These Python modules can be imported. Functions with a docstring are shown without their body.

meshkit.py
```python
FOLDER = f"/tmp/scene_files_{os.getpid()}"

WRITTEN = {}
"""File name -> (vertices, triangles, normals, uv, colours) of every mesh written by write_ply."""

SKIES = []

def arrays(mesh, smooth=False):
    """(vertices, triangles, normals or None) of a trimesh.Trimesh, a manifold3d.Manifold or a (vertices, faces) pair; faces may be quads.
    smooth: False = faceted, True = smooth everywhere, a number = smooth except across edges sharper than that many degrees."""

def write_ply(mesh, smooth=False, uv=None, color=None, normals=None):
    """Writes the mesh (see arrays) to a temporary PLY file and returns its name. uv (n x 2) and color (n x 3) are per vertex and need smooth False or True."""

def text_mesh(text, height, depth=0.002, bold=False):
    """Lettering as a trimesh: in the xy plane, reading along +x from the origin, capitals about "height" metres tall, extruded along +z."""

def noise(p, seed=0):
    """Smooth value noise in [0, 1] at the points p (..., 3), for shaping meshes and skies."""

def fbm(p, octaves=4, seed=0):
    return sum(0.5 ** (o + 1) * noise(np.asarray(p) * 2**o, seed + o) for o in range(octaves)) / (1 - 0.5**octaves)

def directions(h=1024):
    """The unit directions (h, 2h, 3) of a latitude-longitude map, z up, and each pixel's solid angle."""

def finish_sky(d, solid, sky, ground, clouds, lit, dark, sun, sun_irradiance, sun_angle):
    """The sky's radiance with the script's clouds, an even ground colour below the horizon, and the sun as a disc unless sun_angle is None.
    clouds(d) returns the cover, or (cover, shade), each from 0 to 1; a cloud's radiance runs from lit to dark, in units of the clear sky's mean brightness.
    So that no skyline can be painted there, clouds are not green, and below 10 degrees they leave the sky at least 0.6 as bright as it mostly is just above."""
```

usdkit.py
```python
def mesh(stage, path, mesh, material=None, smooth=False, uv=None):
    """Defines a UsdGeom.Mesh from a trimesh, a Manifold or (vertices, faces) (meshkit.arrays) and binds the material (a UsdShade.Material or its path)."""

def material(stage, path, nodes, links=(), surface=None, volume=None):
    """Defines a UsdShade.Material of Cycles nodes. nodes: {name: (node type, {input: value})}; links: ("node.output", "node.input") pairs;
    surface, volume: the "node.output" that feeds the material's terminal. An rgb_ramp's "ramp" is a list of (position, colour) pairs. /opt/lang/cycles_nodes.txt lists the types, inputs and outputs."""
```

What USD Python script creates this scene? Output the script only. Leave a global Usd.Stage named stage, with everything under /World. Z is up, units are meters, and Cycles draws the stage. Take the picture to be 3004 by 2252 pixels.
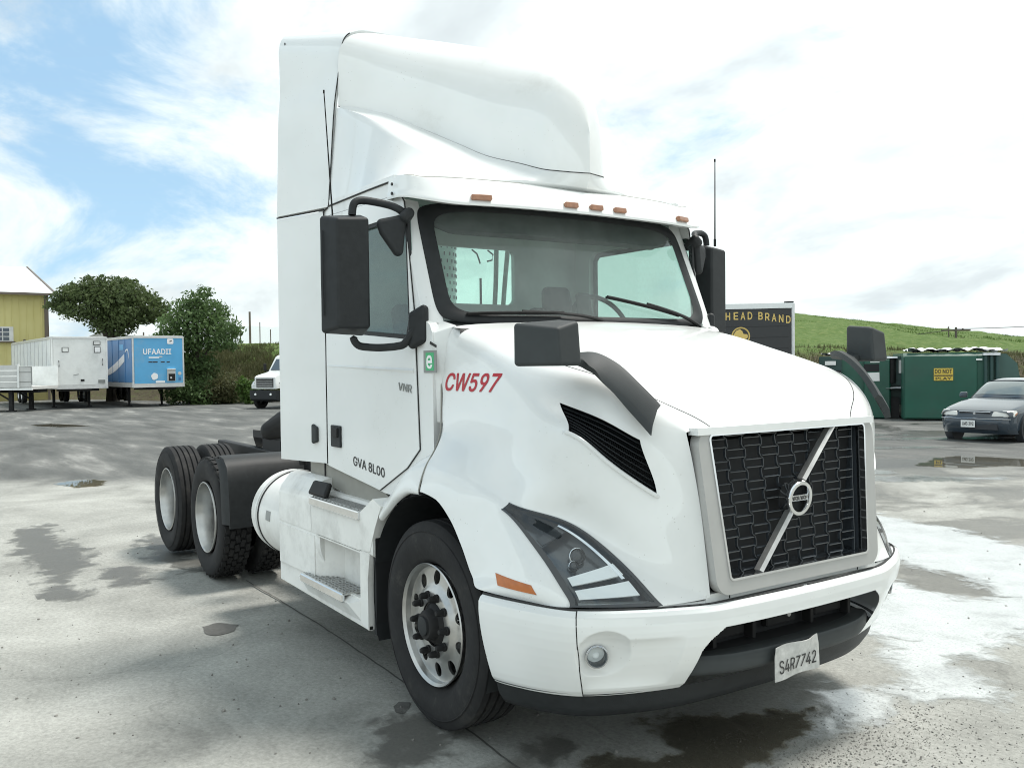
import math, random, glob
import numpy as np, trimesh, usdkit, meshkit
import manifold3d as m3
from pxr import Usd, UsdGeom, UsdLux, UsdShade, Gf, Sdf
from scipy.interpolate import PchipInterpolator, LinearNDInterpolator
from shapely.geometry import Polygon, box as sbox
from shapely import affinity

stage = Usd.Stage.CreateInMemory()
UsdGeom.SetStageUpAxis(stage, UsdGeom.Tokens.z)
UsdGeom.SetStageMetersPerUnit(stage, 1.0)
UsdGeom.Xform.Define(stage, '/World')
UsdGeom.Scope.Define(stage, '/World/Looks')
T = Sdf.ValueTypeNames

# ------------------------------------------------------------------ camera, sky, sun, exposure
CAM = np.array([3.934, -3.34, 1.80]); FOC = 2667.8 / 3004 * 36
yaw, pitch, roll = np.radians([145.991, -1.371, -.676])
cf = np.array([np.cos(yaw)*np.cos(pitch), np.sin(yaw)*np.cos(pitch), np.sin(pitch)])
r0 = np.array([np.sin(yaw), -np.cos(yaw), 0]); u0 = np.cross(r0, cf)
cr = r0*np.cos(roll) + u0*np.sin(roll); cu = np.cross(cr, cf)
cam = UsdGeom.Camera.Define(stage, '/World/camera')
mm = np.eye(4); mm[0, :3] = cr; mm[1, :3] = cu; mm[2, :3] = -cf; mm[3, :3] = CAM
cam.AddTransformOp().Set(Gf.Matrix4d(mm.tolist()))
cam.CreateHorizontalApertureAttr(36.0); cam.CreateVerticalApertureAttr(36.0*767/1024)
cam.CreateFocalLengthAttr(FOC); cam.CreateClippingRangeAttr(Gf.Vec2f(0.05, 20000))
EXPOSURE = 1.04
cam.CreateExposureAttr(EXPOSURE)

SUN_AZ, SUN_EL = math.radians(86), math.radians(68)
sun_dir = np.array([math.cos(SUN_AZ)*math.cos(SUN_EL), math.sin(SUN_AZ)*math.cos(SUN_EL), math.sin(SUN_EL)])
SKY_STRENGTH = 0.060
dome = UsdLux.DomeLight.Define(stage, '/World/sky')
sky_nodes = {
    'sky': ('sky_texture', {'sky_type': 'single_scattering', 'sun_disc': False, 'sun_elevation': SUN_EL,
                            'sun_rotation': math.atan2(sun_dir[0], sun_dir[1]), 'aerosol_density': 1.0}),
    'tc': ('texture_coordinate', {}),
    'sep': ('separate_xyz', {}),
    # flatten the direction on to a cloud deck so that the clouds stretch out towards the horizon
    'zc': ('math', {'math_type': 'maximum', 'value2': 0.0}), 'za': ('math', {'math_type': 'add', 'value2': 0.34}),
    'dx': ('math', {'math_type': 'divide'}), 'dy': ('math', {'math_type': 'divide'}), 'cmb': ('combine_xyz', {'z': 3.7}),
    'mapd': ('mapping', {'rotation': (0, 0, -0.25), 'scale': (1.5, 2.0, 1), 'location': (2.3, 0.7, 0)}),
    'n1': ('noise_texture', {'scale': 1.25, 'detail': 10, 'roughness': 0.62, 'distortion': 0.35}),
    'nb': ('noise_texture', {'scale': 0.33, 'detail': 2, 'roughness': 0.5}),
    # the cover is thinner towards one side of the sky (thin sector turned on behind the view to dim the truck's side)
    'side': ('vector_math', {'math_type': 'dot_product', 'vector2': (-0.75, -0.66, 0.05)}),
    'sider': ('map_range', {'from_min': 0.36, 'from_max': 0.60, 'to_min': 0.13, 'to_max': 0.032, 'clamp': True}),
    'low': ('map_range', {'from_min': 0.0, 'from_max': 0.26, 'to_min': 0.13, 'to_max': 0.0, 'clamp': True}),
    'sum': ('math', {'math_type': 'add'}), 'sum2': ('math', {'math_type': 'add'}),
    'cover': ('map_range', {'range_type': 'smoothstep', 'from_min': 0.40, 'from_max': 0.62, 'to_min': 0.0, 'to_max': 1.0, 'clamp': True}),
    'n2': ('noise_texture', {'scale': 1.5, 'detail': 6, 'roughness': 0.55, 'distortion': 0.2}),
    'shade': ('rgb_ramp', {'ramp': [(0.0, (4.5, 5.1, 5.4)), (0.34, (6.9, 7.6, 7.8)), (0.47, (8.9, 9.7, 9.7)), (1.0, (10.2, 11.0, 10.8))]}),
    # thin cloud is brighter on the sun's side of the sky
    'glow': ('vector_math', {'math_type': 'dot_product', 'vector2': tuple(sun_dir)}), 'glowr': ('map_range', {'from_min': -0.2, 'from_max': 1.0, 'to_min': 0.80, 'to_max': 1.12, 'clamp': True}), 'lit': ('mix_color', {'blend_type': 'multiply', 'fac': 1.0, 'use_clamp': False}),
    'mix': ('mix_color', {'use_clamp': False}),
    'haze': ('map_range', {'from_min': -0.02, 'from_max': 0.22, 'to_min': 0.80, 'to_max': 0.60, 'clamp': True}),
    'hz': ('mix_color', {'use_clamp': False, 'b': (4.3, 6.9, 9.1)}),
    'bg': ('background_shader', {'strength': SKY_STRENGTH}),
}
sky_links = [('tc.generated', 'sep.vector'), ('sep.z', 'zc.value1'), ('zc.value', 'za.value1'),
             ('sep.x', 'dx.value1'), ('za.value', 'dx.value2'), ('sep.y', 'dy.value1'), ('za.value', 'dy.value2'),
             ('dx.value', 'cmb.x'), ('dy.value', 'cmb.y'), ('cmb.vector', 'mapd.vector'),
             ('mapd.vector', 'n1.vector'), ('cmb.vector', 'nb.vector'), ('mapd.vector', 'n2.vector'),
             ('tc.generated', 'side.vector1'), ('side.value', 'sider.value'), ('sep.z', 'low.value'),
             ('n1.fac', 'sum.value1'), ('sider.result', 'sum.value2'), ('sum.value', 'sum2.value1'), ('low.result', 'sum2.value2'),
             ('sum2.value', 'cover.value'), ('n2.fac', 'shade.fac'),
             ('tc.generated', 'glow.vector1'), ('glow.value', 'glowr.value'), ('shade.color', 'lit.a'), ('glowr.result', 'lit.b'), ('sky.color', 'hz.a'), ('sep.z', 'haze.value'), ('haze.result', 'hz.fac'),
             ('hz.result', 'mix.a'), ('lit.result', 'mix.b'), ('cover.result', 'mix.fac'), ('mix.result', 'bg.color')]
skymat = usdkit.material(stage, '/World/Looks/sky_clouds', sky_nodes, sky_links, surface='bg.background')
UsdShade.MaterialBindingAPI.Apply(dome.GetPrim()).Bind(skymat)
dome.GetPrim().SetCustomDataByKey('kind', 'structure')
sun = UsdLux.DistantLight.Define(stage, '/World/sun')
sun.CreateIntensityAttr(0.55); sun.CreateAngleAttr(13.0); sun.CreateColorAttr(Gf.Vec3f(1.0, 0.96, 0.90))
sun.GetPrim().CreateAttribute('inputs:normalize', T.Bool).Set(True)
zax = sun_dir; xax = np.cross([0, 0, 1], zax); xax /= np.linalg.norm(xax); yax = np.cross(zax, xax)
sm = np.eye(4); sm[0, :3] = xax; sm[1, :3] = yax; sm[2, :3] = zax
UsdGeom.Xformable(sun).AddTransformOp().Set(Gf.Matrix4d(sm.tolist()))

# ------------------------------------------------------------------ helpers
rng = np.random.default_rng(7); random.seed(7)
used = {}
def numbered(parent, name):
    k = f'{parent}/{name}'; n = used.get(k, -1) + 1; used[k] = n
    return k if n == 0 else f'{k}_{n:03d}'
def ppath(p):
    return '/World' if p is None else str(p.GetPath())
def tag(o, label=None, cat=None, group=None, kind=None):
    for k, v in (('label', label), ('category', cat), ('group', group), ('kind', kind)):
        if v: o.SetCustomDataByKey(k, v)
    return o
def obj(name, mesh, mat, parent=None, smooth=35, label=None):
    if isinstance(mesh, list): mesh = cat(mesh)
    m = usdkit.mesh(stage, numbered(ppath(parent), name), mesh, M[mat] if isinstance(mat, str) else mat, smooth=smooth)
    p = m.GetPrim()
    if label: p.SetCustomDataByKey('label', label)
    return p
def thing(name, label=None, catg=None, loc=(0, 0, 0), rz=0, parent=None, group=None):
    x = UsdGeom.Xform.Define(stage, numbered(ppath(parent), name))
    x.AddTranslateOp().Set(Gf.Vec3d(*map(float, loc))); x.AddRotateZOp().Set(float(rz))
    return tag(x.GetPrim(), label, catg, group)
def cat(l): return trimesh.util.concatenate([tm(a) for a in l])
def tm(a):
    if isinstance(a, trimesh.Trimesh): return a
    v, f, _ = meshkit.arrays(a); return trimesh.Trimesh(v, f, process=False)
def box(c, s, rz=0, rx=0, ry=0, bev=0):
    if bev:
        s = np.array(s, float); b = min(bev, s.min()*.45)
        pts = []
        for sx in (-1, 1):
            for sy in (-1, 1):
                for sz in (-1, 1):
                    q = np.array([sx, sy, sz])*s/2
                    for k in range(3):
                        o = q.copy()
                        for j in range(3):
                            if j != k: o[j] -= np.sign(o[j])*b
                        pts.append(o)
        m = trimesh.Trimesh(*hull(pts), process=False)
    else: m = trimesh.creation.box(s)
    if rx: m.apply_transform(trimesh.transformations.rotation_matrix(math.radians(rx), [1, 0, 0]))
    if ry: m.apply_transform(trimesh.transformations.rotation_matrix(math.radians(ry), [0, 1, 0]))
    if rz: m.apply_transform(trimesh.transformations.rotation_matrix(math.radians(rz), [0, 0, 1]))
    m.apply_translation(c); return m
def hull(pts):
    h = m3.Manifold.hull_points(np.asarray(pts, float)) if hasattr(m3.Manifold, 'hull_points') else None
    if h is None:
        c = trimesh.convex.convex_hull(np.asarray(pts, float)); return c.vertices, c.faces
    v, f, _ = meshkit.arrays(h); return v, f
def hullm(pts): return trimesh.Trimesh(*hull(pts), process=False)
def rhull(pts, r, n=1):
    s = trimesh.creation.icosphere(n, r).vertices
    return hullm(np.concatenate([np.asarray(p)+s for p in pts]))
def cyl(p0, p1, r, n=20, r1=None):
    p0, p1 = np.asarray(p0, float), np.asarray(p1, float); d = p1-p0; L = np.linalg.norm(d)
    return lathe([(0, 0), (r, 0), (r if r1 is None else r1, L), (0, L)], n, p0, d/L)
def frame_of(d):
    d = np.asarray(d, float)/np.linalg.norm(d)
    a = np.cross(d, [0, 0, 1.0] if abs(d[2]) < .9 else [1.0, 0, 0]); a /= np.linalg.norm(a)
    return a, np.cross(d, a), d
def lathe(prof, n=32, org=(0, 0, 0), axis=(0, 0, 1), ph=0):
    a, b, d = frame_of(axis); prof = np.asarray(prof, float)
    t = np.arange(n)*2*np.pi/n + ph
    ring = np.cos(t)[:, None]*a + np.sin(t)[:, None]*b
    v = np.asarray(org) + prof[:, 0, None, None]*ring[None] + prof[:, 1, None, None]*d
    k = len(prof); i, j = np.meshgrid(np.arange(k-1), np.arange(n), indexing='ij')
    q = np.stack([i*n+j, i*n+(j+1) % n, (i+1)*n+(j+1) % n, (i+1)*n+j], -1).reshape(-1, 4)
    f = np.vstack([q[:, [0, 1, 2]], q[:, [0, 2, 3]]])
    m = trimesh.Trimesh(v.reshape(-1, 3), f, process=True, merge_norm=True)
    m.update_faces(m.nondegenerate_faces()); m.remove_unreferenced_vertices()
    if len(m.faces) and m.volume < 0: m.invert()
    return m
def tube(pts, r, n=8, smooth=0):
    p = np.asarray(pts, float)
    if smooth:
        s = np.linspace(0, len(p)-1, (len(p)-1)*smooth+1)
        p = np.stack([PchipInterpolator(np.arange(len(p)), p[:, k])(s) for k in range(3)], 1)
    r = np.broadcast_to(r, (len(p),)) if np.ndim(r) == 0 or len(np.atleast_1d(r)) == len(p) else np.interp(np.linspace(0, 1, len(p)), np.linspace(0, 1, len(r)), r)
    t = np.gradient(p, axis=0); t /= np.linalg.norm(t, axis=1, keepdims=True)+1e-12
    up = np.array([0, 0, 1.0]) if abs(t[:, 2]).mean() < .8 else np.array([1.0, 0, 0])
    a = np.cross(t, up); a /= np.linalg.norm(a, axis=1, keepdims=True)+1e-12; b = np.cross(t, a)
    an = np.arange(n)*2*np.pi/n
    v = p[:, None]+r[:, None, None]*(np.cos(an)[None, :, None]*a[:, None]+np.sin(an)[None, :, None]*b[:, None])
    k = len(p); i, j = np.meshgrid(np.arange(k-1), np.arange(n), indexing='ij')
    q = np.stack([i*n+j, (i+1)*n+j, (i+1)*n+(j+1) % n, i*n+(j+1) % n], -1).reshape(-1, 4)
    v = np.vstack([v.reshape(-1, 3), p[:1], p[-1:]]); f = [q[:, [0, 1, 2]], q[:, [0, 2, 3]]]
    e = np.arange(n); f.append(np.stack([np.full(n, k*n), e, (e+1) % n], 1)); f.append(np.stack([np.full(n, k*n+1), (k-1)*n+(e+1) % n, (k-1)*n+e], 1))
    m = trimesh.Trimesh(v, np.vstack(f), process=False)
    if m.volume < 0: m.invert()
    return m
def grid(P, mask=None, flip=False):
    """an open sheet from an (n, m, 3) array of points; mask (n-1, m-1) says which quads are kept"""
    n, m = P.shape[:2]; i, j = np.meshgrid(np.arange(n-1), np.arange(m-1), indexing='ij')
    q = np.stack([i*m+j, (i+1)*m+j, (i+1)*m+j+1, i*m+j+1], -1)
    q = q[mask] if mask is not None else q.reshape(-1, 4)
    if flip: q = q[:, ::-1]
    t = trimesh.Trimesh(P.reshape(-1, 3), np.vstack([q[:, [0, 1, 2]], q[:, [0, 2, 3]]]), process=False)
    t.update_faces(t.nondegenerate_faces()); t.remove_unreferenced_vertices(); return t
def mir(m):
    m = tm(m).copy(); m.vertices[:, 1] *= -1; m.invert(); return m
def both(m): return cat([m, mir(m)])
def spl(pts, s, k=None):
    p = np.asarray(pts, float); t = np.arange(len(p)) if k is None else np.asarray(k, float)
    return PchipInterpolator(t, p, axis=0)(s)
def patch(R, nu, nv):
    """R: (rows, cols, 3) control points -> a fine (rows', cols', 3) grid"""
    R = np.asarray(R, float)
    a = spl(R, np.linspace(0, R.shape[0]-1, (R.shape[0]-1)*nv+1))
    return PchipInterpolator(np.arange(R.shape[1]), a, axis=1)(np.linspace(0, R.shape[1]-1, (R.shape[1]-1)*nu+1))
def normals(P):
    du, dv = np.gradient(P, axis=1), np.gradient(P, axis=0)
    n = np.cross(du, dv); return n/(np.linalg.norm(n, axis=-1, keepdims=True)+1e-12)
def prism(poly, h, fn=None):
    """shapely polygon extruded by h; fn maps (u, v, w) arrays to world points"""
    g = [p for p in getattr(poly, 'geoms', [poly]) if p.area > 1e-9]
    m = cat([trimesh.creation.extrude_polygon(p, h, engine='earcut') for p in g])
    if fn is not None:
        m.vertices = fn(*m.vertices.T)
        if m.volume < 0: m.invert()
    return m
def xz(y):   # polygon in (x, z), thickness along y from y
    return lambda u, v, w: np.stack([u, y+w, v], 1)
def yz(x):
    return lambda u, v, w: np.stack([x+w, u, v], 1)
def thick(P, d):
    """closed slab from a grid, pushed by d along its normals"""
    N = normals(P); Q = P+N*d
    n, m = P.shape[:2]
    A, B = grid(P), grid(Q, flip=True)
    rim = []
    for a, b in ((P[0], Q[0]), (P[-1][::-1], Q[-1][::-1]), (P[::-1, 0], Q[::-1, 0]), (P[:, -1], Q[:, -1])):
        rim.append(grid(np.stack([b, a])))
    return cat([A, B]+rim)
def rrect(w, h, r, n=5, cx=0, cy=0): return sbox(cx-w/2+r, cy-h/2+r, cx+w/2-r, cy+h/2-r).buffer(r, quad_segs=n)
def text(s, h, depth=.002, bold=False, shear=0, width=None):
    m = meshkit.text_mesh(s, h, depth, bold)
    if shear: m.vertices[:, 0] += m.vertices[:, 1]*shear
    m.vertices[:, 0] -= m.vertices[:, 0].min()
    if width: m.vertices[:, 0] *= width/np.ptp(m.vertices[:, 0])
    return m
def place(m, o, ex, ey):
    m = m.copy(); ex = np.asarray(ex, float); ey = np.asarray(ey, float); ez = np.cross(ex, ey)
    v = m.vertices; m.vertices = np.asarray(o)+v[:, :1]*ex+v[:, 1:2]*ey+v[:, 2:]*ez; return m

def pair(name, mesh, mat, parent=None, smooth=35, label=None):
    return obj(name, mesh, mat, parent, smooth, label), obj(name, mir(mesh), mat, parent, smooth, label)

# ------------------------------------------------------------------ materials
M = {}
def pbr(name, color, rough=.5, metal=0, coat=0, var=0, vscale=6, bump=0, bscale=60, spec=.5, dirt=None, dscale=3, dcol=(.25, .24, .21), damt=.3):
    nodes = {'p': ('principled_bsdf', {'base_color': color, 'roughness': rough, 'metallic': metal, 'coat_weight': coat, 'coat_roughness': .06, 'specular_ior_level': spec})}
    links = []
    if var or bump or dirt: nodes['geo'] = ('geometry', {})
    src = None
    if var:
        c = np.array(color)
        nodes['n'] = ('noise_texture', {'scale': vscale, 'detail': 6, 'roughness': .62})
        nodes['r'] = ('rgb_ramp', {'ramp': [(.3, tuple(np.clip(c*(1-var), 0, 1))), (.7, tuple(np.clip(c*(1+var), 0, 1)))]})
        links += [('geo.position', 'n.vector'), ('n.fac', 'r.fac')]; src = 'r.color'
    if dirt:
        nodes['dn'] = ('noise_texture', {'scale': dscale, 'detail': 9, 'roughness': .7})
        nodes['dr'] = ('map_range', {'from_min': 1-dirt, 'from_max': 1-dirt+.25, 'to_min': 0, 'to_max': damt, 'clamp': True})
        nodes['dm'] = ('mix_color', {'a': color, 'b': dcol})
        links += [('geo.position', 'dn.vector'), ('dn.fac', 'dr.value'), ('dr.result', 'dm.fac')]
        if src: links.append((src, 'dm.a'))
        src = 'dm.result'
        nodes['rr'] = ('map_range', {'from_min': .35, 'from_max': .65, 'to_min': rough*.8, 'to_max': min(1, rough*1.5), 'clamp': True})
        links += [('dn.fac', 'rr.value'), ('rr.result', 'p.roughness')]
    if src: links.append((src, 'p.base_color'))
    if bump:
        nodes['bn'] = ('noise_texture', {'scale': bscale, 'detail': 5, 'roughness': .6})
        nodes['b'] = ('bump', {'strength': bump, 'distance': .01})
        links += [('geo.position', 'bn.vector'), ('bn.fac', 'b.height'), ('b.normal', 'p.normal')]
    M[name] = usdkit.material(stage, f'/World/Looks/{name}', nodes, links, surface='p.BSDF'); return M[name]
def glassmat(name, tint, gl=(1, 1, 1), rough=0.0, extra=None):
    nodes = {'t': ('transparent_bsdf', {'color': tint}), 'g': ('glossy_bsdf', {'color': gl, 'roughness': rough}), 'f': ('fresnel', {}), 'geo': ('geometry', {}), 'io': ('math', {'math_type': 'multiply_add', 'value2': -.8333, 'value3': 1.5}), 'm': ('mix_closure', {})}
    M[name] = usdkit.material(stage, f'/World/Looks/{name}', nodes, [('geo.backfacing', 'io.value1'), ('io.value', 'f.IOR'), ('f.fac', 'm.fac'), ('t.BSDF', 'm.closure1'), ('g.BSDF', 'm.closure2')], surface='m.closure')

# white truck paint: clear coated, with the dirt film and rain-dried specks of a working truck
nodes = {'geo': ('geometry', {}), 'n': ('noise_texture', {'scale': 1.7, 'detail': 8, 'roughness': .68}),
         'r': ('rgb_ramp', {'ramp': [(.32, (.72, .735, .725)), (.62, (.665, .68, .665)), (.8, (.54, .545, .52))]}),
         'sp': ('voronoi_texture', {'scale': 38, 'randomness': 1.0}), 'sn': ('noise_texture', {'scale': 3.1, 'detail': 3}),
         'sr': ('map_range', {'from_min': .06, 'from_max': .13, 'to_min': .55, 'to_max': 0, 'clamp': True}),
         'sk': ('map_range', {'from_min': .50, 'from_max': .64, 'to_min': 0, 'to_max': 1, 'clamp': True}),
         'mu': ('math', {'math_type': 'multiply'}), 'mx': ('mix_color', {'b': (.30, .28, .24)}),
         'rr': ('map_range', {'from_min': .3, 'from_max': .7, 'to_min': .24, 'to_max': .42, 'clamp': True}),
         'p': ('principled_bsdf', {'coat_weight': .55, 'coat_roughness': .07})}
M['white_paint'] = usdkit.material(stage, '/World/Looks/white_paint', nodes, [
    ('geo.position', 'n.vector'), ('n.fac', 'r.fac'), ('geo.position', 'sp.vector'), ('geo.position', 'sn.vector'), ('sp.distance', 'sr.value'), ('sn.fac', 'sk.value'),
    ('sr.result', 'mu.value1'), ('sk.result', 'mu.value2'), ('r.color', 'mx.a'), ('mu.value', 'mx.fac'), ('mx.result', 'p.base_color'), ('n.fac', 'rr.value'), ('rr.result', 'p.roughness'),
    ], surface='p.BSDF')
pbr('white_dull', (.70, .70, .67), .45, var=.06, vscale=4, dirt=.5, dscale=2.2, damt=.35)
pbr('step_white', (.72, .72, .69), .4, coat=.2, var=.05, vscale=5, dirt=.52, dscale=3.5, damt=.4)
pbr('black_plastic', (.017, .019, .020), .55, spec=.3, var=.2, vscale=20, bump=.15, bscale=300)
pbr('grey_plastic', (.032, .037, .038), .6, spec=.35, var=.12, vscale=8, bump=.12, bscale=400)
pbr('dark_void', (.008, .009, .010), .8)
pbr('grille_black', (.020, .024, .028), .12, coat=1.0); pbr('slat_black', (.010, .013, .015), .5)
pbr('seam', (.03, .03, .03), .8)
pbr('grille_silver', (.40, .40, .385), .42, metal=.15, var=.04)
pbr('chrome', (.75, .76, .77), .12, metal=1, var=.06, vscale=12)
pbr('alloy', (.50, .50, .485), .30, metal=.95, var=.16, vscale=9, bump=.05, bscale=120)
pbr('steel', (.40, .40, .39), .4, metal=.8, var=.2, vscale=15)
pbr('tread_metal', (.55, .55, .53), .35, metal=.8, var=.25, vscale=40, bump=.4, bscale=90)
nodes = {'geo': ('geometry', {}), 'n': ('noise_texture', {'scale': 5, 'detail': 8, 'roughness': .7}), 'r': ('rgb_ramp', {'ramp': [(.3, (.012, .012, .013)), (.55, (.022, .022, .022)), (.8, (.060, .057, .052))]}),
         'n2': ('noise_texture', {'scale': 90, 'detail': 4}), 'b': ('bump', {'strength': .25, 'distance': .004}), 'p': ('principled_bsdf', {'roughness': .78, 'specular_ior_level': .22})}
M['rubber'] = usdkit.material(stage, '/World/Looks/rubber', nodes, [('geo.position', 'n.vector'), ('n.fac', 'r.fac'), ('r.color', 'p.base_color'), ('geo.position', 'n2.vector'), ('n2.fac', 'b.height'), ('b.normal', 'p.normal')], surface='p.BSDF')
pbr('sill_grey', (.27, .265, .235), .6, var=.12, vscale=5)
pbr('amber', (.34, .095, .014), .25, coat=.6, var=.15, vscale=30)
pbr('amber_pale', (.27, .12, .06), .3, coat=.5, var=.2, vscale=40)
pbr('red_decal', (.36, .012, .022), .4)
pbr('black_decal', (.02, .02, .02), .45)
pbr('green_decal', (.05, .38, .16), .4)
pbr('white_decal', (.8, .8, .8), .4)
pbr('grey_decal', (.22, .23, .22), .4)
pbr('plate', (.46, .46, .44), .5, var=.2, vscale=30)
pbr('frame_black', (.012, .012, .012), .6, spec=.3, var=.3, vscale=10)
pbr('interior_grey', (.62, .63, .62), .8, var=.1)
pbr('interior_dark', (.03, .034, .033), .75)
pbr('visor_dark', (.012, .022, .020), .6)
pbr('perforated', (.75, .78, .76), .4, metal=.3)
pbr('lamp_house', (.085, .095, .102), .22, metal=.3, coat=.6)
pbr('lamp_dark', (.030, .034, .037), .3, coat=.5)
pbr('lamp_white', (.88, .89, .88), .22, coat=.6)
glassmat('windshield_glass', (.80, .92, .87), gl=(.75, .80, .80))
# road dust on the windscreen, thickened to paint in a pale cloud reflection
nodes = {'t': ('transparent_bsdf', {'color': (.80, .93, .88)}), 'g': ('glossy_bsdf', {'color': (.8, .85, .85), 'roughness': .01}), 'f': ('fresnel', {}), 'geo': ('geometry', {}), 'io': ('math', {'math_type': 'multiply_add', 'value2': -.8333, 'value3': 1.5}), 'm': ('mix_closure', {}),
         'n': ('noise_texture', {'scale': 2.4, 'detail': 7, 'roughness': .65}), 'r': ('map_range', {'from_min': .3, 'from_max': .7, 'to_min': .07, 'to_max': .21, 'clamp': True}), 'd': ('diffuse_bsdf', {'color': (.52, .56, .54)}), 'm2': ('mix_closure', {})}
M['windscreen_dust_sheen'] = usdkit.material(stage, '/World/Looks/windscreen_dust_sheen', nodes, [('geo.backfacing', 'io.value1'), ('io.value', 'f.IOR'), ('f.fac', 'm.fac'), ('t.BSDF', 'm.closure1'), ('g.BSDF', 'm.closure2'), ('geo.position', 'n.vector'), ('n.fac', 'r.value'), ('r.result', 'm2.fac'), ('m.closure', 'm2.closure1'), ('d.BSDF', 'm2.closure2')], surface='m2.closure')
glassmat('rear_glass', (.82, .96, .91))
glassmat('side_glass', (.68, .80, .76), gl=(.9, .95, 1.0))
glassmat('lens', (.86, .89, .90))
nodes = {'g': ('glass_bsdf', {'IOR': 1.45, 'roughness': .02, 'color': (.95, .97, .97)})}
M['projector'] = usdkit.material(stage, '/World/Looks/projector', nodes, [], surface='g.BSDF')

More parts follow.
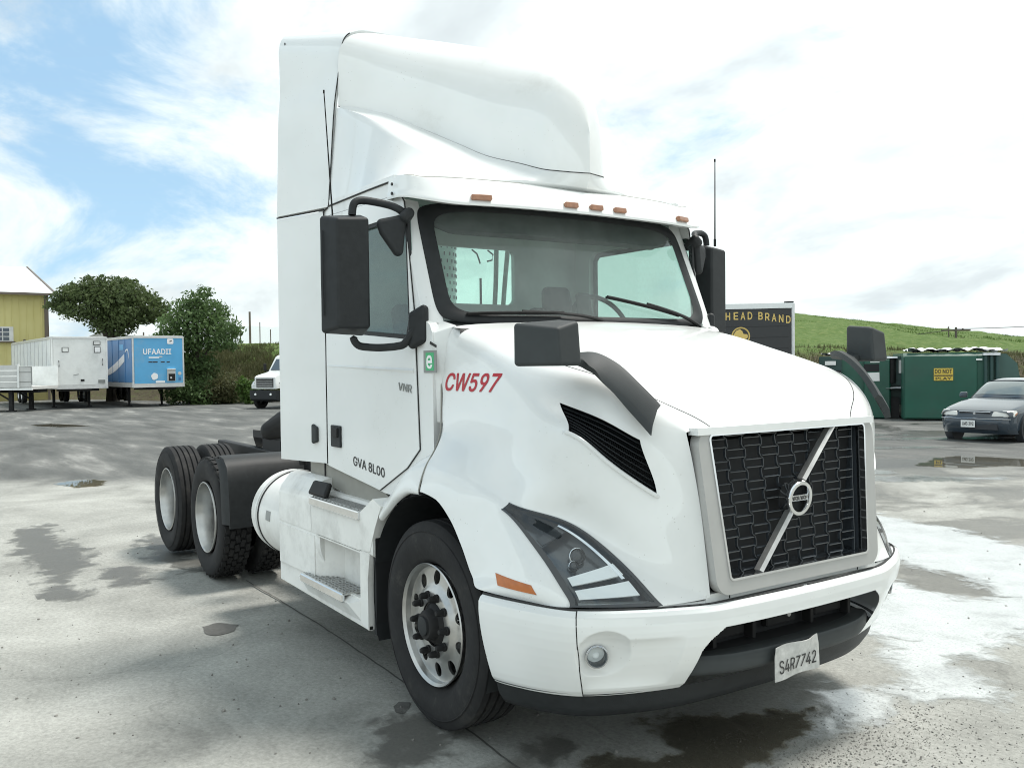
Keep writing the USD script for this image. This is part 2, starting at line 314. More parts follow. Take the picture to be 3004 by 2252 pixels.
# ================================================================== the yard (the setting)
FH = np.array([-.829, .559]); FH /= np.linalg.norm(FH); RH = np.array([FH[1], -FH[0]])
def ground(x, y):
    s = (np.asarray(x)-CAM[0])*FH[0]+(np.asarray(y)-CAM[1])*FH[1]
    return -.0073*np.maximum(0, s-6)
def yard(lat, dep, dz=0):            # yard axes: dep = metres into the yard from its gate, lat = across
    p = CAM[:2]+RH*lat+FH*dep; return np.array([p[0], p[1], float(ground(*p))+dz])
gn = {
    'geo': ('geometry', {}), 'dp': ('vector_math', {'math_type': 'dot_product', 'vector2': (FH[0], FH[1], 0)}),
    'lt': ('vector_math', {'math_type': 'dot_product', 'vector2': (RH[0], RH[1], 0)}),
    # patches of worn concrete and of dark asphalt
    'nl': ('noise_texture', {'scale': .16, 'detail': 7, 'roughness': .6, 'distortion': .5}),
    'far': ('map_range', {'from_min': 4.5, 'from_max': 13.0, 'to_min': -.30, 'to_max': .30, 'clamp': True}),
    'ad': ('math', {'math_type': 'add'}),
    'asm': ('map_range', {'range_type': 'smoothstep', 'from_min': .40, 'from_max': .66, 'clamp': True}),
    'nm': ('noise_texture', {'scale': .9, 'detail': 9, 'roughness': .66, 'distortion': .4}),
    'conc': ('rgb_ramp', {'ramp': [(.28, (.150, .151, .138)), (.42, (.238, .240, .220)), (.57, (.300, .302, .278)), (.72, (.370, .372, .345))]}),
    'asph': ('rgb_ramp', {'ramp': [(.30, (.045, .047, .045)), (.46, (.080, .083, .079)), (.58, (.115, .117, .110)), (.72, (.25, .25, .235))]}),
    'mp': ('mapping', {'rotation': (0, 0, 0.6), 'scale': (.35, 1.6, 1)}),
    'ns': ('noise_texture', {'scale': .7, 'detail': 8, 'roughness': .62, 'distortion': .3}),
    'mixa': ('mix_color', {}),
    # grit
    'nf': ('noise_texture', {'scale': 38, 'detail': 6, 'roughness': .75}),
    'gr': ('map_range', {'from_min': .28, 'from_max': .72, 'to_min': .70, 'to_max': 1.30, 'clamp': True}),
    'nf2': ('voronoi_texture', {'scale': 95, 'randomness': 1}),
    'pit': ('map_range', {'from_min': .10, 'from_max': .22, 'to_min': .62, 'to_max': 1.0, 'clamp': True}),
    'pn': ('noise_texture', {'scale': 1.3, 'detail': 4}), 'pk': ('map_range', {'from_min': .5, 'from_max': .62, 'to_min': 1.0, 'to_max': 0.0, 'clamp': True}),
    'pmx': ('math', {'math_type': 'maximum'}),
    'm1': ('mix_color', {'blend_type': 'multiply', 'fac': 1.0, 'use_clamp': False}), 'm2': ('mix_color', {'blend_type': 'multiply', 'fac': 1.0, 'use_clamp': False}),
    # cracks
    'nw': ('noise_texture', {'scale': 1.7, 'detail': 6, 'roughness': .65}), 'wv': ('mix_vector', {'fac': .35}),
    'vc': ('voronoi_texture', {'scale': .42, 'feature': 'distance_to_edge', 'randomness': 1}),
    'cr': ('map_range', {'from_min': .0012, 'from_max': .0045, 'to_min': .5, 'to_max': 1.0, 'clamp': True}),
    'cm': ('mix_color', {'blend_type': 'multiply', 'fac': .22, 'use_clamp': False}),
    # damp
    'nd': ('noise_texture', {'scale': .33, 'detail': 8, 'roughness': .62, 'distortion': .8}),
    'side': ('map_range', {'from_min': -4.5, 'from_max': 3.0, 'to_min': -.10, 'to_max': .07, 'clamp': True}),
    'sd': ('math', {'math_type': 'add'}),
    'damp': ('map_range', {'range_type': 'smoothstep', 'from_min': .54, 'from_max': .63, 'clamp': True}),
    'dark': ('mix_color', {'b': (.42, .40, .37), 'a': (1, 1, 1)}), 'dm': ('mix_color', {'blend_type': 'multiply', 'fac': 1.0, 'use_clamp': False}),
    'rg': ('map_range', {'from_min': 0, 'from_max': 1, 'to_min': .88, 'to_max': .30, 'clamp': True}),
    'bs': ('math', {'math_type': 'add'}), 'bump': ('bump', {'strength': .55, 'distance': .012}),
    'p': ('principled_bsdf', {'specular_ior_level': .4}),
}
gl = [('geo.position', 'dp.vector1'), ('geo.position', 'lt.vector1'), ('dp.value', 'far.value'), ('geo.position', 'nl.vector'), ('nl.fac', 'ad.value1'), ('far.result', 'ad.value2'), ('ad.value', 'asm.value'),
      ('geo.position', 'nm.vector'), ('nm.fac', 'conc.fac'), ('geo.position', 'mp.vector'), ('mp.vector', 'ns.vector'), ('ns.fac', 'asph.fac'), ('conc.color', 'mixa.a'), ('asph.color', 'mixa.b'), ('asm.result', 'mixa.fac'),
      ('geo.position', 'nf.vector'), ('nf.fac', 'gr.value'), ('geo.position', 'nf2.vector'), ('nf2.distance', 'pit.value'), ('geo.position', 'pn.vector'), ('pn.fac', 'pk.value'), ('pit.result', 'pmx.value1'), ('pk.result', 'pmx.value2'),
      ('mixa.result', 'm1.a'), ('gr.result', 'm1.b'), ('m1.result', 'm2.a'), ('pmx.value', 'm2.b'),
      ('geo.position', 'nw.vector'), ('geo.position', 'wv.a'), ('nw.color', 'wv.b'), ('wv.result', 'vc.vector'), ('vc.distance', 'cr.value'), ('m2.result', 'cm.a'), ('cr.result', 'cm.b'),
      ('geo.position', 'nd.vector'), ('lt.value', 'side.value'), ('nd.fac', 'sd.value1'), ('side.result', 'sd.value2'), ('sd.value', 'damp.value'), ('damp.result', 'dark.fac'),
      ('cm.result', 'dm.a'), ('dark.result', 'dm.b'), ('dm.result', 'p.base_color'), ('damp.result', 'rg.value'), ('rg.result', 'p.roughness'),
      ('nf.fac', 'bs.value1'), ('pmx.value', 'bs.value2'), ('bs.value', 'bump.height'), ('bump.normal', 'p.normal')]
M['yard'] = usdkit.material(stage, '/World/Looks/yard', gn, gl, surface='p.BSDF')
# rain film: sky glare painted as a pale base colour, fading towards its shore
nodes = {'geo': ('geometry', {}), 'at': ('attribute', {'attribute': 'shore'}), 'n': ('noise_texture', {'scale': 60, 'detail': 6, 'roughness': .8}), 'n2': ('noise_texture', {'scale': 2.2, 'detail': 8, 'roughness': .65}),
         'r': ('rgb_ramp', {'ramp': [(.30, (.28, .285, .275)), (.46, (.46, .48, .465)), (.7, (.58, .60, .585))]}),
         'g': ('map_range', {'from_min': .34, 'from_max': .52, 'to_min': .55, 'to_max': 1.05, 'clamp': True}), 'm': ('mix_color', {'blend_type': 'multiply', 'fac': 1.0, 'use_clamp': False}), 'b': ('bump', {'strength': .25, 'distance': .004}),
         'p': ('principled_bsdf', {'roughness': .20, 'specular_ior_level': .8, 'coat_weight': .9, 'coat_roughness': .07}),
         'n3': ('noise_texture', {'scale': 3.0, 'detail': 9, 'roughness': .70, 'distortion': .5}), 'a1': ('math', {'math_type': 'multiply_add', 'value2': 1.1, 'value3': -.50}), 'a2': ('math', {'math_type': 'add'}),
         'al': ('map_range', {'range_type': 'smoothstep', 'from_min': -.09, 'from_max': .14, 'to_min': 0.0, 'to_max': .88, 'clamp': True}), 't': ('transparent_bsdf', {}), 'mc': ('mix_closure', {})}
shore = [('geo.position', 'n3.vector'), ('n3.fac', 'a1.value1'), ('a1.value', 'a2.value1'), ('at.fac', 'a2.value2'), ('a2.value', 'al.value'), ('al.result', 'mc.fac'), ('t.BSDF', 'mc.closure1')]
M['water_glare_film'] = usdkit.material(stage, '/World/Looks/water_glare_film', nodes, [('geo.position', 'n.vector'), ('geo.position', 'n2.vector'), ('n2.fac', 'r.fac'), ('n.fac', 'g.value'), ('r.color', 'm.a'), ('g.result', 'm.b'), ('m.result', 'p.base_color'), ('n.fac', 'b.height'), ('b.normal', 'p.normal'), ('p.BSDF', 'mc.closure2')]+shore, surface='mc.closure')
# muddy puddle water
nodes = {'geo': ('geometry', {}), 'at': ('attribute', {'attribute': 'shore'}), 't': ('transparent_bsdf', {}), 'tw': ('transparent_bsdf', {'color': (.72, .66, .54)}), 'df': ('diffuse_bsdf', {'color': (.13, .122, .098)}), 'm0': ('mix_closure', {'fac': .35}), 'g': ('glossy_bsdf', {'roughness': .015}), 'f': ('fresnel', {'IOR': 1.36}), 'm': ('mix_closure', {}),
         'n3': ('noise_texture', {'scale': 5.0, 'detail': 8, 'roughness': .68}), 'a1': ('math', {'math_type': 'multiply_add', 'value2': .5, 'value3': -.25}), 'a2': ('math', {'math_type': 'add'}), 'al': ('map_range', {'range_type': 'smoothstep', 'from_min': -.03, 'from_max': .05, 'clamp': True}), 'mc': ('mix_closure', {})}
M['water_clear'] = usdkit.material(stage, '/World/Looks/water_clear', nodes, [('f.fac', 'm.fac'), ('tw.BSDF', 'm0.closure1'), ('df.BSDF', 'm0.closure2'), ('m0.closure', 'm.closure1'), ('g.BSDF', 'm.closure2'), ('m.closure', 'mc.closure2')]+shore, surface='mc.closure')

ls = np.concatenate([np.linspace(-160, -14, 30), np.linspace(-12, 12, 40), np.linspace(14, 160, 30)]); ds = np.concatenate([np.linspace(-14, 16, 50), np.linspace(17, 64, 40)])
G = np.array([[yard(l, d) for l in ls] for d in ds])
o = obj('yard_ground', grid(G, flip=True), 'yard', smooth=True); tag(o, 'worn grey concrete and asphalt yard, stained and damp in patches', 'ground', kind='structure')

def sheet(poly, dz):
    """a thin sheet that lies on the sloping ground"""
    p = Polygon(poly).buffer(0)
    # ragged shoreline
    g = max(getattr(p, 'geoms', [p]), key=lambda q: q.area)
    pts = []
    L = g.exterior.length; n = int(min(900, max(60, L/.035)))
    for k in range(n):
        q = g.exterior.interpolate(k/n*L); pts.append((q.x, q.y))
    pts = np.array(pts); sc = min(.09, .035*math.sqrt(g.area)+.012)
    w = np.stack([meshkit.fbm(np.c_[pts*3.1, np.zeros(n)], 4, 3), meshkit.fbm(np.c_[pts*3.1, np.ones(n)*5], 4, 4)], 1)-.5
    w2 = np.stack([meshkit.fbm(np.c_[pts*15, np.zeros(n)], 3, 8), meshkit.fbm(np.c_[pts*15, np.ones(n)*5], 3, 9)], 1)-.5
    p = Polygon(pts+w*sc*4+w2*sc*1.2).buffer(0); g = max(getattr(p, 'geoms', [p]), key=lambda q: q.area)
    b = g.bounds; st = max(.12, (b[2]-b[0])/30)
    v, f = trimesh.creation.triangulate_polygon(g, engine='earcut')
    v = np.c_[v, ground(v[:, 0], v[:, 1])+dz]
    t = trimesh.Trimesh(v, f, process=False)
    if t.face_normals[:, 2].mean() < 0: t.invert()
    return t
def soft_sheet(name, poly, dz, mat, step=.06, pad=.30):
    from shapely import points as spts, distance, contains
    p = Polygon(poly).buffer(0); big = p.buffer(pad); b = big.bounds
    step = max(step, (b[2]-b[0])/160, (b[3]-b[1])/160)
    xs, ys = np.arange(b[0], b[2]+step, step), np.arange(b[1], b[3]+step, step); X, Yg = np.meshgrid(xs, ys, indexing='ij')
    pt = spts(X, Yg); d = distance(pt, p.exterior if p.geom_type == 'Polygon' else p.boundary); d = np.where(contains(p, pt), d, -d)
    q = np.stack([X, Yg, ground(X, Yg)+dz], -1); ok = d > -pad; mk_ = ok[:-1, :-1] & ok[1:, 1:] & ok[1:, :-1] & ok[:-1, 1:]
    n, m = X.shape; ii, jj = np.meshgrid(np.arange(n-1), np.arange(m-1), indexing='ij'); qd = np.stack([ii*m+jj, (ii+1)*m+jj, (ii+1)*m+jj+1, ii*m+jj+1], -1)[mk_]
    f = np.vstack([qd[:, [0, 1, 2]], qd[:, [0, 2, 3]]]); u_, inv = np.unique(f, return_inverse=True)
    me = usdkit.mesh(stage, numbered('/World', name), (q.reshape(-1, 3)[u_], inv.reshape(-1, 3)), M[mat])
    UsdGeom.PrimvarsAPI(me).CreatePrimvar('shore', T.FloatArray, 'vertex').Set([float(a) for a in d.ravel()[u_]])
    return me.GetPrim()
WET_GLARE = [(-2.52, 6.12), (-2.0, 5.98), (-1.52, 5.87), (-0.83, 5.63), (-0.49, 5.5), (-0.11, 5.47), (1.02, 3.02), (0.92, 2.68), (0.88, 2.57), (0.94, 2.29), (0.99, 2.06), (0.89, 1.98), (0.93, 1.82), (1.08, 1.65), (1.24, 1.54), (1.39, 1.52), (1.4, 1.4), (1.23, 1.22), (1.15, 1.03), (1.11, 0.84), (1.15, 0.71), (1.19, 0.59), (1.17, 0.53), (1.1, 0.55), (1.05, 0.54), (1.0, 0.55), (1.13, 0.39), (1.14, 0.26), (0.94, 0.48), (0.93, 0.63), (0.87, 0.85), (0.94, 0.9), (0.99, 1.2), (0.85, 1.44), (0.67, 1.68), (0.5, 1.86), (0.32, 1.94), (0.05, 2.13), (-0.54, 3.07), (-0.44, 3.2), (-0.26, 3.2), (-0.05, 3.15), (0.15, 3.16), (0.29, 3.26), (0.37, 3.46), (0.19, 3.66), (-0.05, 3.83), (-0.29, 3.92), (-0.57, 4.0), (-0.81, 4.03), (-0.96, 3.97), (-1.4, 4.31)]
o = soft_sheet('wet_glare', WET_GLARE, .004, 'water_glare_film'); tag(o, 'branching film of rainwater with sky glare painted pale, beside the truck nose', 'water', kind='structure')
PUD = [(0.94, 0.49), (0.85, 0.32), (0.78, 0.17), (0.69, -0.03), (0.55, -0.3), (0.75, -0.34), (0.93, -0.44), (0.87, -0.59), (0.75, -0.79), (0.74, -0.92), (0.83, -1.04), (1.1, -.95), (1.29, -0.53), (1.24, -0.24), (1.18, -0.07), (1.15, 0.07), (1.12, 0.27)]
o = soft_sheet('puddle', PUD, .006, 'water_clear', .03, .15); tag(o, 'muddy brown puddle under the front bumper', 'puddle', kind='structure')
for pl, lb in [([(-5.18, 11.25), (-5.64, 12.54), (-5.65, 13.23), (-5.18, 13.57), (-4.52, 13.55), (-4.19, 13.56), (-3.67, 12.46), (-4.17, 12.35), (-4.4, 11.59), (-4.72, 11.21)], 'brown puddle in front of the dark sedan'),
               ([(-31.73, 0.45), (-31.89, 1.11), (-30.51, 1.68), (-29.23, 1.93), (-29.32, 1.09), (-30.61, 0.54)], 'thin dark puddle in front of the white semi trailer'),
               ([(-12.17, -1.31), (-12.69, -0.88), (-12.13, -0.56), (-11.43, -0.73), (-11.39, -1.13)], 'small pale puddle left of the rear wheels')]:
    o = soft_sheet('puddle', pl, .006, 'water_clear', .06, .3); tag(o, lb, 'puddle', kind='structure')
# faint damp streaks on the right, sky shine painted pale into their colour
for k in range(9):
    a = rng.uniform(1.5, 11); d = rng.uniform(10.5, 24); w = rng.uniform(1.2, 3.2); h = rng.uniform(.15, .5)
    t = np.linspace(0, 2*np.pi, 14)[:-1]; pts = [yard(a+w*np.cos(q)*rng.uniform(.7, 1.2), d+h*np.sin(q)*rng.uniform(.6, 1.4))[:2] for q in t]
    o = soft_sheet('wet_glare_streak', pts, .004, 'water_glare_film', .06, .3); tag(o, 'damp streaks with painted pale sky shine on the dark ground between truck and sedan', 'water', 'damp streaks on the yard', kind='structure')
pbr('oil', (.022, .022, .021), .35)
for pl, lb in [([(-2.45, -1.64), (-2.49, -1.52), (-2.35, -1.42), (-2.21, -1.48), (-2.19, -1.61), (-2.29, -1.66)], 'dark oil spot on the concrete left of the step'),
               ([(-0.37, -1.23), (-0.4, -1.17), (-0.35, -1.13), (-0.29, -1.16), (-0.24, -1.23), (-0.29, -1.25)], 'dark oil spot beside the front tyre')]:
    M['stain'] = M.get('stain') or pbr('stain', (.085, .083, .076), .8, var=.25, vscale=25)
    o = obj('oil_stain', sheet(pl, .003), 'stain', smooth=False); tag(o, lb, 'stain', kind='structure')

# damp, darker stains and the joint between two slabs
nodes = {'geo': ('geometry', {}), 'at': ('attribute', {'attribute': 'shore'}), 'n': ('noise_texture', {'scale': 45, 'detail': 6, 'roughness': .75}), 'r': ('rgb_ramp', {'ramp': [(.3, (.075, .074, .066)), (.7, (.130, .128, .115))]}), 'p': ('principled_bsdf', {'roughness': .5, 'specular_ior_level': .5}),
         'n3': ('noise_texture', {'scale': 2.6, 'detail': 9, 'roughness': .68, 'distortion': .4}), 'a1': ('math', {'math_type': 'multiply_add', 'value2': 1.2, 'value3': -.56}), 'a2': ('math', {'math_type': 'add'}), 'al': ('map_range', {'range_type': 'smoothstep', 'from_min': -.10, 'from_max': .12, 'to_min': 0.0, 'to_max': .72, 'clamp': True}), 't': ('transparent_bsdf', {}), 'mc': ('mix_closure', {})}
M['damp'] = usdkit.material(stage, '/World/Looks/damp', nodes, [('geo.position', 'n.vector'), ('n.fac', 'r.fac'), ('r.color', 'p.base_color'), ('p.BSDF', 'mc.closure2')]+shore, surface='mc.closure')
for pl, lb in (([(-4.55, -1.89), (-4.82, -1.76), (-4.83, -1.58), (-4.47, -1.57), (-4.19, -1.62), (-4.12, -1.78), (-4.28, -1.91)], 'round dark damp spot left of the drive wheels'),
               ([(-7.53, -2.25), (-7.9, -2.0), (-6.56, -1.97), (-5.84, -1.9), (-5.14, -1.99), (-4.61, -2.18), (-3.78, -2.22), (-4.12, -2.32), (-5.54, -2.28), (-6.21, -2.38)], 'long trailing damp stain at the left edge of the yard'),
               ([(-6.42, -1.15), (-5.61, -1.03), (-4.81, -1.07), (-4.23, -1.25), (-4.68, -1.38), (-5.41, -1.34)], 'damp stain under the rearmost wheel'),
               ([(-0.19, -1.37), (-0.14, -1.15), (0.17, -1.16), (0.4, -1.35), (0.33, -1.52), (0.08, -1.48)], 'dark stain in front of the front tyre'),
               ([(0.49, -0.86), (0.47, -0.75), (0.58, -0.77), (0.65, -0.80), (0.62, -0.87)], 'small black drip mark on the concrete below the bumper')):
    o = soft_sheet('damp_stain', pl, .003, 'damp', .05, .2); tag(o, lb, 'stain', kind='structure')
jt = np.array([(-3.6, -.965), (-2.25, -.96), (-1.15, -1.0), (-.28, -1.04), (.57, -1.1), (1.2, -1.13)]); jt = spl(jt, np.linspace(0, 5, 90)); jt[:, 1] += .008*rng.standard_normal(90).cumsum()*.25
o = obj('slab_joint', grid(np.stack([np.c_[jt[:, 0], jt[:, 1]-.006, np.full(90, .0035)], np.c_[jt[:, 0], jt[:, 1]+.006, np.full(90, .0035)]]), flip=True), 'stain', smooth=False); tag(o, 'dirt-filled joint between concrete slabs beside the truck', 'joint', kind='structure')

# grit and pebbles scattered on the concrete, thickest by the puddle edge
def stones(n, fn, smin, smax):
    base = trimesh.creation.icosphere(0); V, F = [], []
    for k in range(n):
        x, y = fn(); s = smin*(smax/smin)**(rng.random()**2.2)
        v = base.vertices*s*rng.uniform(.6, 1.3, 3)*(1+.25*rng.standard_normal((12, 1))*.5)
        V.append(v+[x, y, float(ground(x, y))+s*.25]); F.append(base.faces+12*k)
    return trimesh.Trimesh(np.vstack(V), np.vstack(F), process=False)
def near_edge():
    while True:
        x, y = 1.25+.35*rng.standard_normal(), .15+.55*rng.standard_normal()
        if x > .9: return x, y
pbr('pebble', (.17, .165, .15), .75, var=.5, vscale=14)
o = obj('gravel', stones(5200, near_edge, .0018, .006), 'pebble', smooth=False); tag(o, 'loose dark grit beside the puddle', 'gravel', kind='stuff')
o = obj('loose_stones', stones(1500, lambda: tuple(yard(rng.normal(0, 3.2), abs(rng.normal(0, 6))+1.5)[:2]), .003, .011), 'pebble', smooth=False); tag(o, 'small dark stones scattered over the yard', 'stones', kind='stuff')

# ================================================================== the truck
truck = thing('semi_truck', 'white day-cab semi truck with tall roof fairing, black grille and red number on its hood', 'truck')
U = 6
HR = np.array([   # hood and fender control net, right half: rows from the centre line to the wheel lip, columns from cab to nose
 [(-.06, 0, 2.022), (.16, 0, 1.990), (.40, 0, 1.935), (.70, 0, 1.848), (.95, 0, 1.745), (1.10, 0, 1.645), (1.215, 0, 1.514)],
 [(-.08, -.47, 2.015), (.15, -.47, 1.978), (.40, -.47, 1.918), (.70, -.47, 1.828), (.95, -.47, 1.725), (1.10, -.47, 1.630), (1.206, -.47, 1.508)],
 [(-.13, -.95, 1.985), (.15, -.955, 1.915), (.40, -.94, 1.845), (.70, -.90, 1.772), (.91, -.84, 1.722), (1.095, -.745, 1.615), (1.199, -.62, 1.497)],
 [(-.15, -1.005, 1.80), (.18, -1.01, 1.755), (.45, -1.005, 1.70), (.762, -.95, 1.616), (.956, -.88, 1.555), (1.11, -.81, 1.475), (1.212, -.605, 1.40)],
 [(-.125, -1.03, 1.58), (.20, -1.035, 1.56), (.52, -1.03, 1.535), (.876, -.975, 1.507), (1.033, -.885, 1.372), (1.154, -.735, 1.24), (1.238, -.575, 1.15)],
 [(-.09, -1.055, 1.46), (.20, -1.075, 1.44), (.46, -1.075, 1.40), (.72, -1.03, 1.34), (.93, -.945, 1.25), (1.125, -.79, 1.08), (1.27, -.56, .815)],
 [(-.06, -1.11, 1.37), (.16, -1.13, 1.345), (.38, -1.14, 1.27), (.60, -1.125, 1.172), (.83, -.965, 1.115), (1.04, -.86, .98), (1.214, -.775, .80)],
 [(-.06, -1.17, 1.27), (.14, -1.19, 1.25), (.33, -1.185, 1.20), (.595, -1.14, 1.160), (.80, -1.13, 1.030), (.94, -1.115, .905), (.994, -1.085, .795)],
 [(-.06, -1.205, 1.163), (.10, -1.212, 1.148), (.252, -1.215, 1.068), (.36, -1.218, .96), (.45, -1.22, .845), (.52, -1.235, .80), (.94, -1.125, .792)]])
NU, NV = 14, 12
HG = patch(HR, NU, NV)                     # (rows*NV+1, cols*NU+1, 3)
for _k in range(34):
    HG[1:-1, 1:-1] = .5*HG[1:-1, 1:-1]+.125*(HG[:-2, 1:-1]+HG[2:, 1:-1]+HG[1:-1, :-2]+HG[1:-1, 2:])
    HG[0, 1:-1] = .5*HG[0, 1:-1]+.25*(HG[0, :-2]+HG[0, 2:])
HN = normals(HG); HN *= np.sign((HN[..., 2:3]*1.0 + -HN[..., 1:2]*.6))   # outward
_ci = lambda v: int(round(v*NV)); _cj = lambda u: int(round(u*NU))
mask = np.ones((HG.shape[0]-1, HG.shape[1]-1), bool)
mask[_ci(6):_ci(7), _cj(3):_cj(6)] = False         # headlight
mask[_ci(3):_ci(4), _cj(3):_cj(5)] = False         # side vent
def hood_at(v, u, off=0):
    i, j = np.atleast_1d(v)*NV, np.atleast_1d(u)*NU
    i0, j0 = np.clip(i.astype(int), 0, HG.shape[0]-2), np.clip(j.astype(int), 0, HG.shape[1]-2); a, b = (i-i0)[:, None], (j-j0)[:, None]
    f = lambda A: A[i0, j0]*(1-a)*(1-b)+A[i0+1, j0]*a*(1-b)+A[i0, j0+1]*(1-a)*b+A[i0+1, j0+1]*a*b
    return f(HG)+off*f(HN)
def hoodpatch(v0, v1, u0, u1, off, n=10, m=24, vf=None):
    """a strip of the hood's own surface, lifted or sunk by off"""
    a, b = np.linspace(0, 1, n), np.linspace(0, 1, m); A, B = np.meshgrid(a, b, indexing='ij')
    v = v0+(v1-v0)*A; u = u0+(u1-u0)*B
    if vf is not None: v, u = vf(A, B)
    return hood_at(v.ravel(), u.ravel(), off).reshape(n, m, 3)
hood = grid(HG, mask)
hoodp = obj('hood', both(hood), 'white_paint', truck, smooth=50)
# seam between hood lid and fender, both sides
us = np.array([2.0, 2.6, 3.2, 3.8, 4.3, 4.8, 5.2, 5.6, 6.0]); vs = np.array([1.93, 1.90, 1.88, 1.85, 1.79, 1.66, 1.50, 1.26, 1.02])
uu = np.linspace(2, 6, 60); sl = hood_at(PchipInterpolator(us, vs)(uu), uu, -.0012)
pair('seam', tube(sl, .0030, 6), 'seam', hoodp)
# creases pressed into the lid
for a, b, c, d in ((.35, 4.4, .75, 4.75),):
    q = hood_at(np.linspace(a, c, 12), np.linspace(b, d, 12), -.006); pair('crease', (tube(q, .013*np.sin(np.linspace(.15, 3.0, 12)), 6)), 'white_paint', hoodp)
_q = HG[_ci(6.9):, :].reshape(-1, 3); _yl = LinearNDInterpolator(_q[:, [0, 2]], _q[:, 1])
def yfen(x, z):
    y = _yl(x, z); return np.where(np.isnan(y), -1.19, y)
# side vents: a dark recess full of fine slats, with a proud rim below
for sgn in (1, -1):
    f = (lambda m: m) if sgn == 1 else mir
    rec = hoodpatch(3, 4, 3, 5, -.045); top = hoodpatch(3, 4, 3, 5, 0)
    walls = [grid(np.stack([top[0], rec[0]])), grid(np.stack([rec[-1], top[-1]])), grid(np.stack([rec[:, 0], top[:, 0]])), grid(np.stack([top[:, -1], rec[:, -1]]))]
    vt = obj('side_vent', f(cat([grid(rec)]+walls)), 'dark_void', hoodp)
    sl = []
    for k in range(34):
        u = 3.04+k*1.93/33; q0 = hood_at(np.linspace(3.02, 3.98, 8), np.full(8, u), -.010); q1 = hood_at(np.linspace(3.02, 3.98, 8), np.full(8, u+.022), -.030)
        sl.append(grid(np.stack([q0, q1])))
    for v in np.linspace(3.1, 3.9, 7): sl.append(tube(hood_at(np.full(30, v), np.linspace(3.02, 4.98, 30), -.014), .0025, 5))
    p = obj('slat', f(cat(sl)), 'slat_black', vt); tag(p, kind='stuff')
    rim = hood_at(np.full(40, 4.03), np.linspace(2.9, 5.05, 40), .001); obj('rim', f(tube(rim, np.r_[.001, np.full(38, .009), .003], 8)), 'white_paint', vt)
    # headlight
    lampr = hoodpatch(6.03, 6.97, 3.02, 6, -.07, 14, 40)
    lo, li = hoodpatch(6, 7, 3, 6, 0, 14, 40), lampr
    walls = [grid(np.stack([lo[0], li[0]])), grid(np.stack([li[-1], lo[-1]])), grid(np.stack([li[:, 0], lo[:, 0]])), grid(np.stack([lo[:, -1], li[:, -1]]))]
    hl = obj('headlight', f(cat([grid(li)]+walls)), 'lamp_house', truck)
    for bz in (hoodpatch(6.0, 6.055, 3.0, 6, -.006, 4, 40), hoodpatch(6.90, 7, 3.0, 6, -.006, 4, 40), hoodpatch(6, 7, 5.93, 6.0, -.006, 12, 4)): obj('bezel', f(thick(bz, -.01)), 'lamp_dark', hl)
    for a, b in ((5.06, 5.32), (5.46, 5.76)):
        obj('light_bar', f(thick(hoodpatch(6.14, 6.84, a, b, -.022, 12, 5), -.015)), 'lamp_white', hl)
    obj('trim_strip', f(thick(hoodpatch(0, 0, 0, 0, -.012, 4, 30, lambda A, B: (6.20+.05*A-.04*B, 3.95+1.45*B)), -.006)), 'chrome', hl)
    obj('divider', f(thick(hoodpatch(6.12, 6.85, 3.92, 4.10, -.03, 10, 4), -.01)), 'lamp_dark', hl)
    for v, u, r_ in ((6.45, 4.55, .034), (6.62, 4.72, .022)):
        c = hood_at(v, u, -.055)[0]; n_ = hood_at(v, u, 1)[0]-hood_at(v, u, 0)[0]; n_ = n_*.5+np.array([.9, -.25, 0]); n_ /= np.linalg.norm(n_)
        c = c if sgn == 1 else c*[1, -1, 1]; n_ = n_ if sgn == 1 else n_*[1, -1, 1]
        obj('projector', [lathe([(r_, 0), (r_*1.05, .028), (r_*.96, .03), (r_*.9, .026)], 24, c, n_)], 'chrome', hl)
        obj('bulb', lathe([(r_*.9, .02), (r_*.75, .032), (r_*.4, .04), (0, .042)], 24, c, n_), 'lamp_dark', hl)
    lens = hoodpatch(6.0, 7.0, 3.0, 6.0, .001, 14, 40)
    obj('lens', f(grid(lens)), 'lens', hl)
    # side marker lamp on the fender
    mk = np.array([[(.62+.215*a_+.03*b_, -1.2, .885-.018*a_-.048*b_+.012*a_*b_) for a_ in np.linspace(0, 1, 14)] for b_ in np.linspace(0, 1, 4)]); mk[..., 1] = yfen(mk[..., 0], mk[..., 2])-.003; mk = thick(mk, .007)
    obj('side_marker', f(mk), 'amber', truck)

# the lettering on the hood sides
side = HG[_ci(2.0):_ci(6.5), 0:_cj(4)].reshape(-1, 3)
ysurf = LinearNDInterpolator(side[:, [0, 2]], side[:, 1])
def on_hood(m, off=.0015):
    v = m.vertices.copy(); w = v[:, 2]; y = ysurf(v[:, 0], v[:, 1]); y = np.where(np.isnan(y), -1.02, y); return np.stack([v[:, 0], y-off-w, v[:, 1]], 1)
t = text('CW597', .084, .0008, bold=True, shear=.24, width=.50); t = t.subdivide(); t.vertices += [-.115, 1.662, 0]; t.vertices = on_hood(t)
obj('hood_number', t, 'red_decal', truck, smooth=False, label='red italic number CW597 on the hood side')

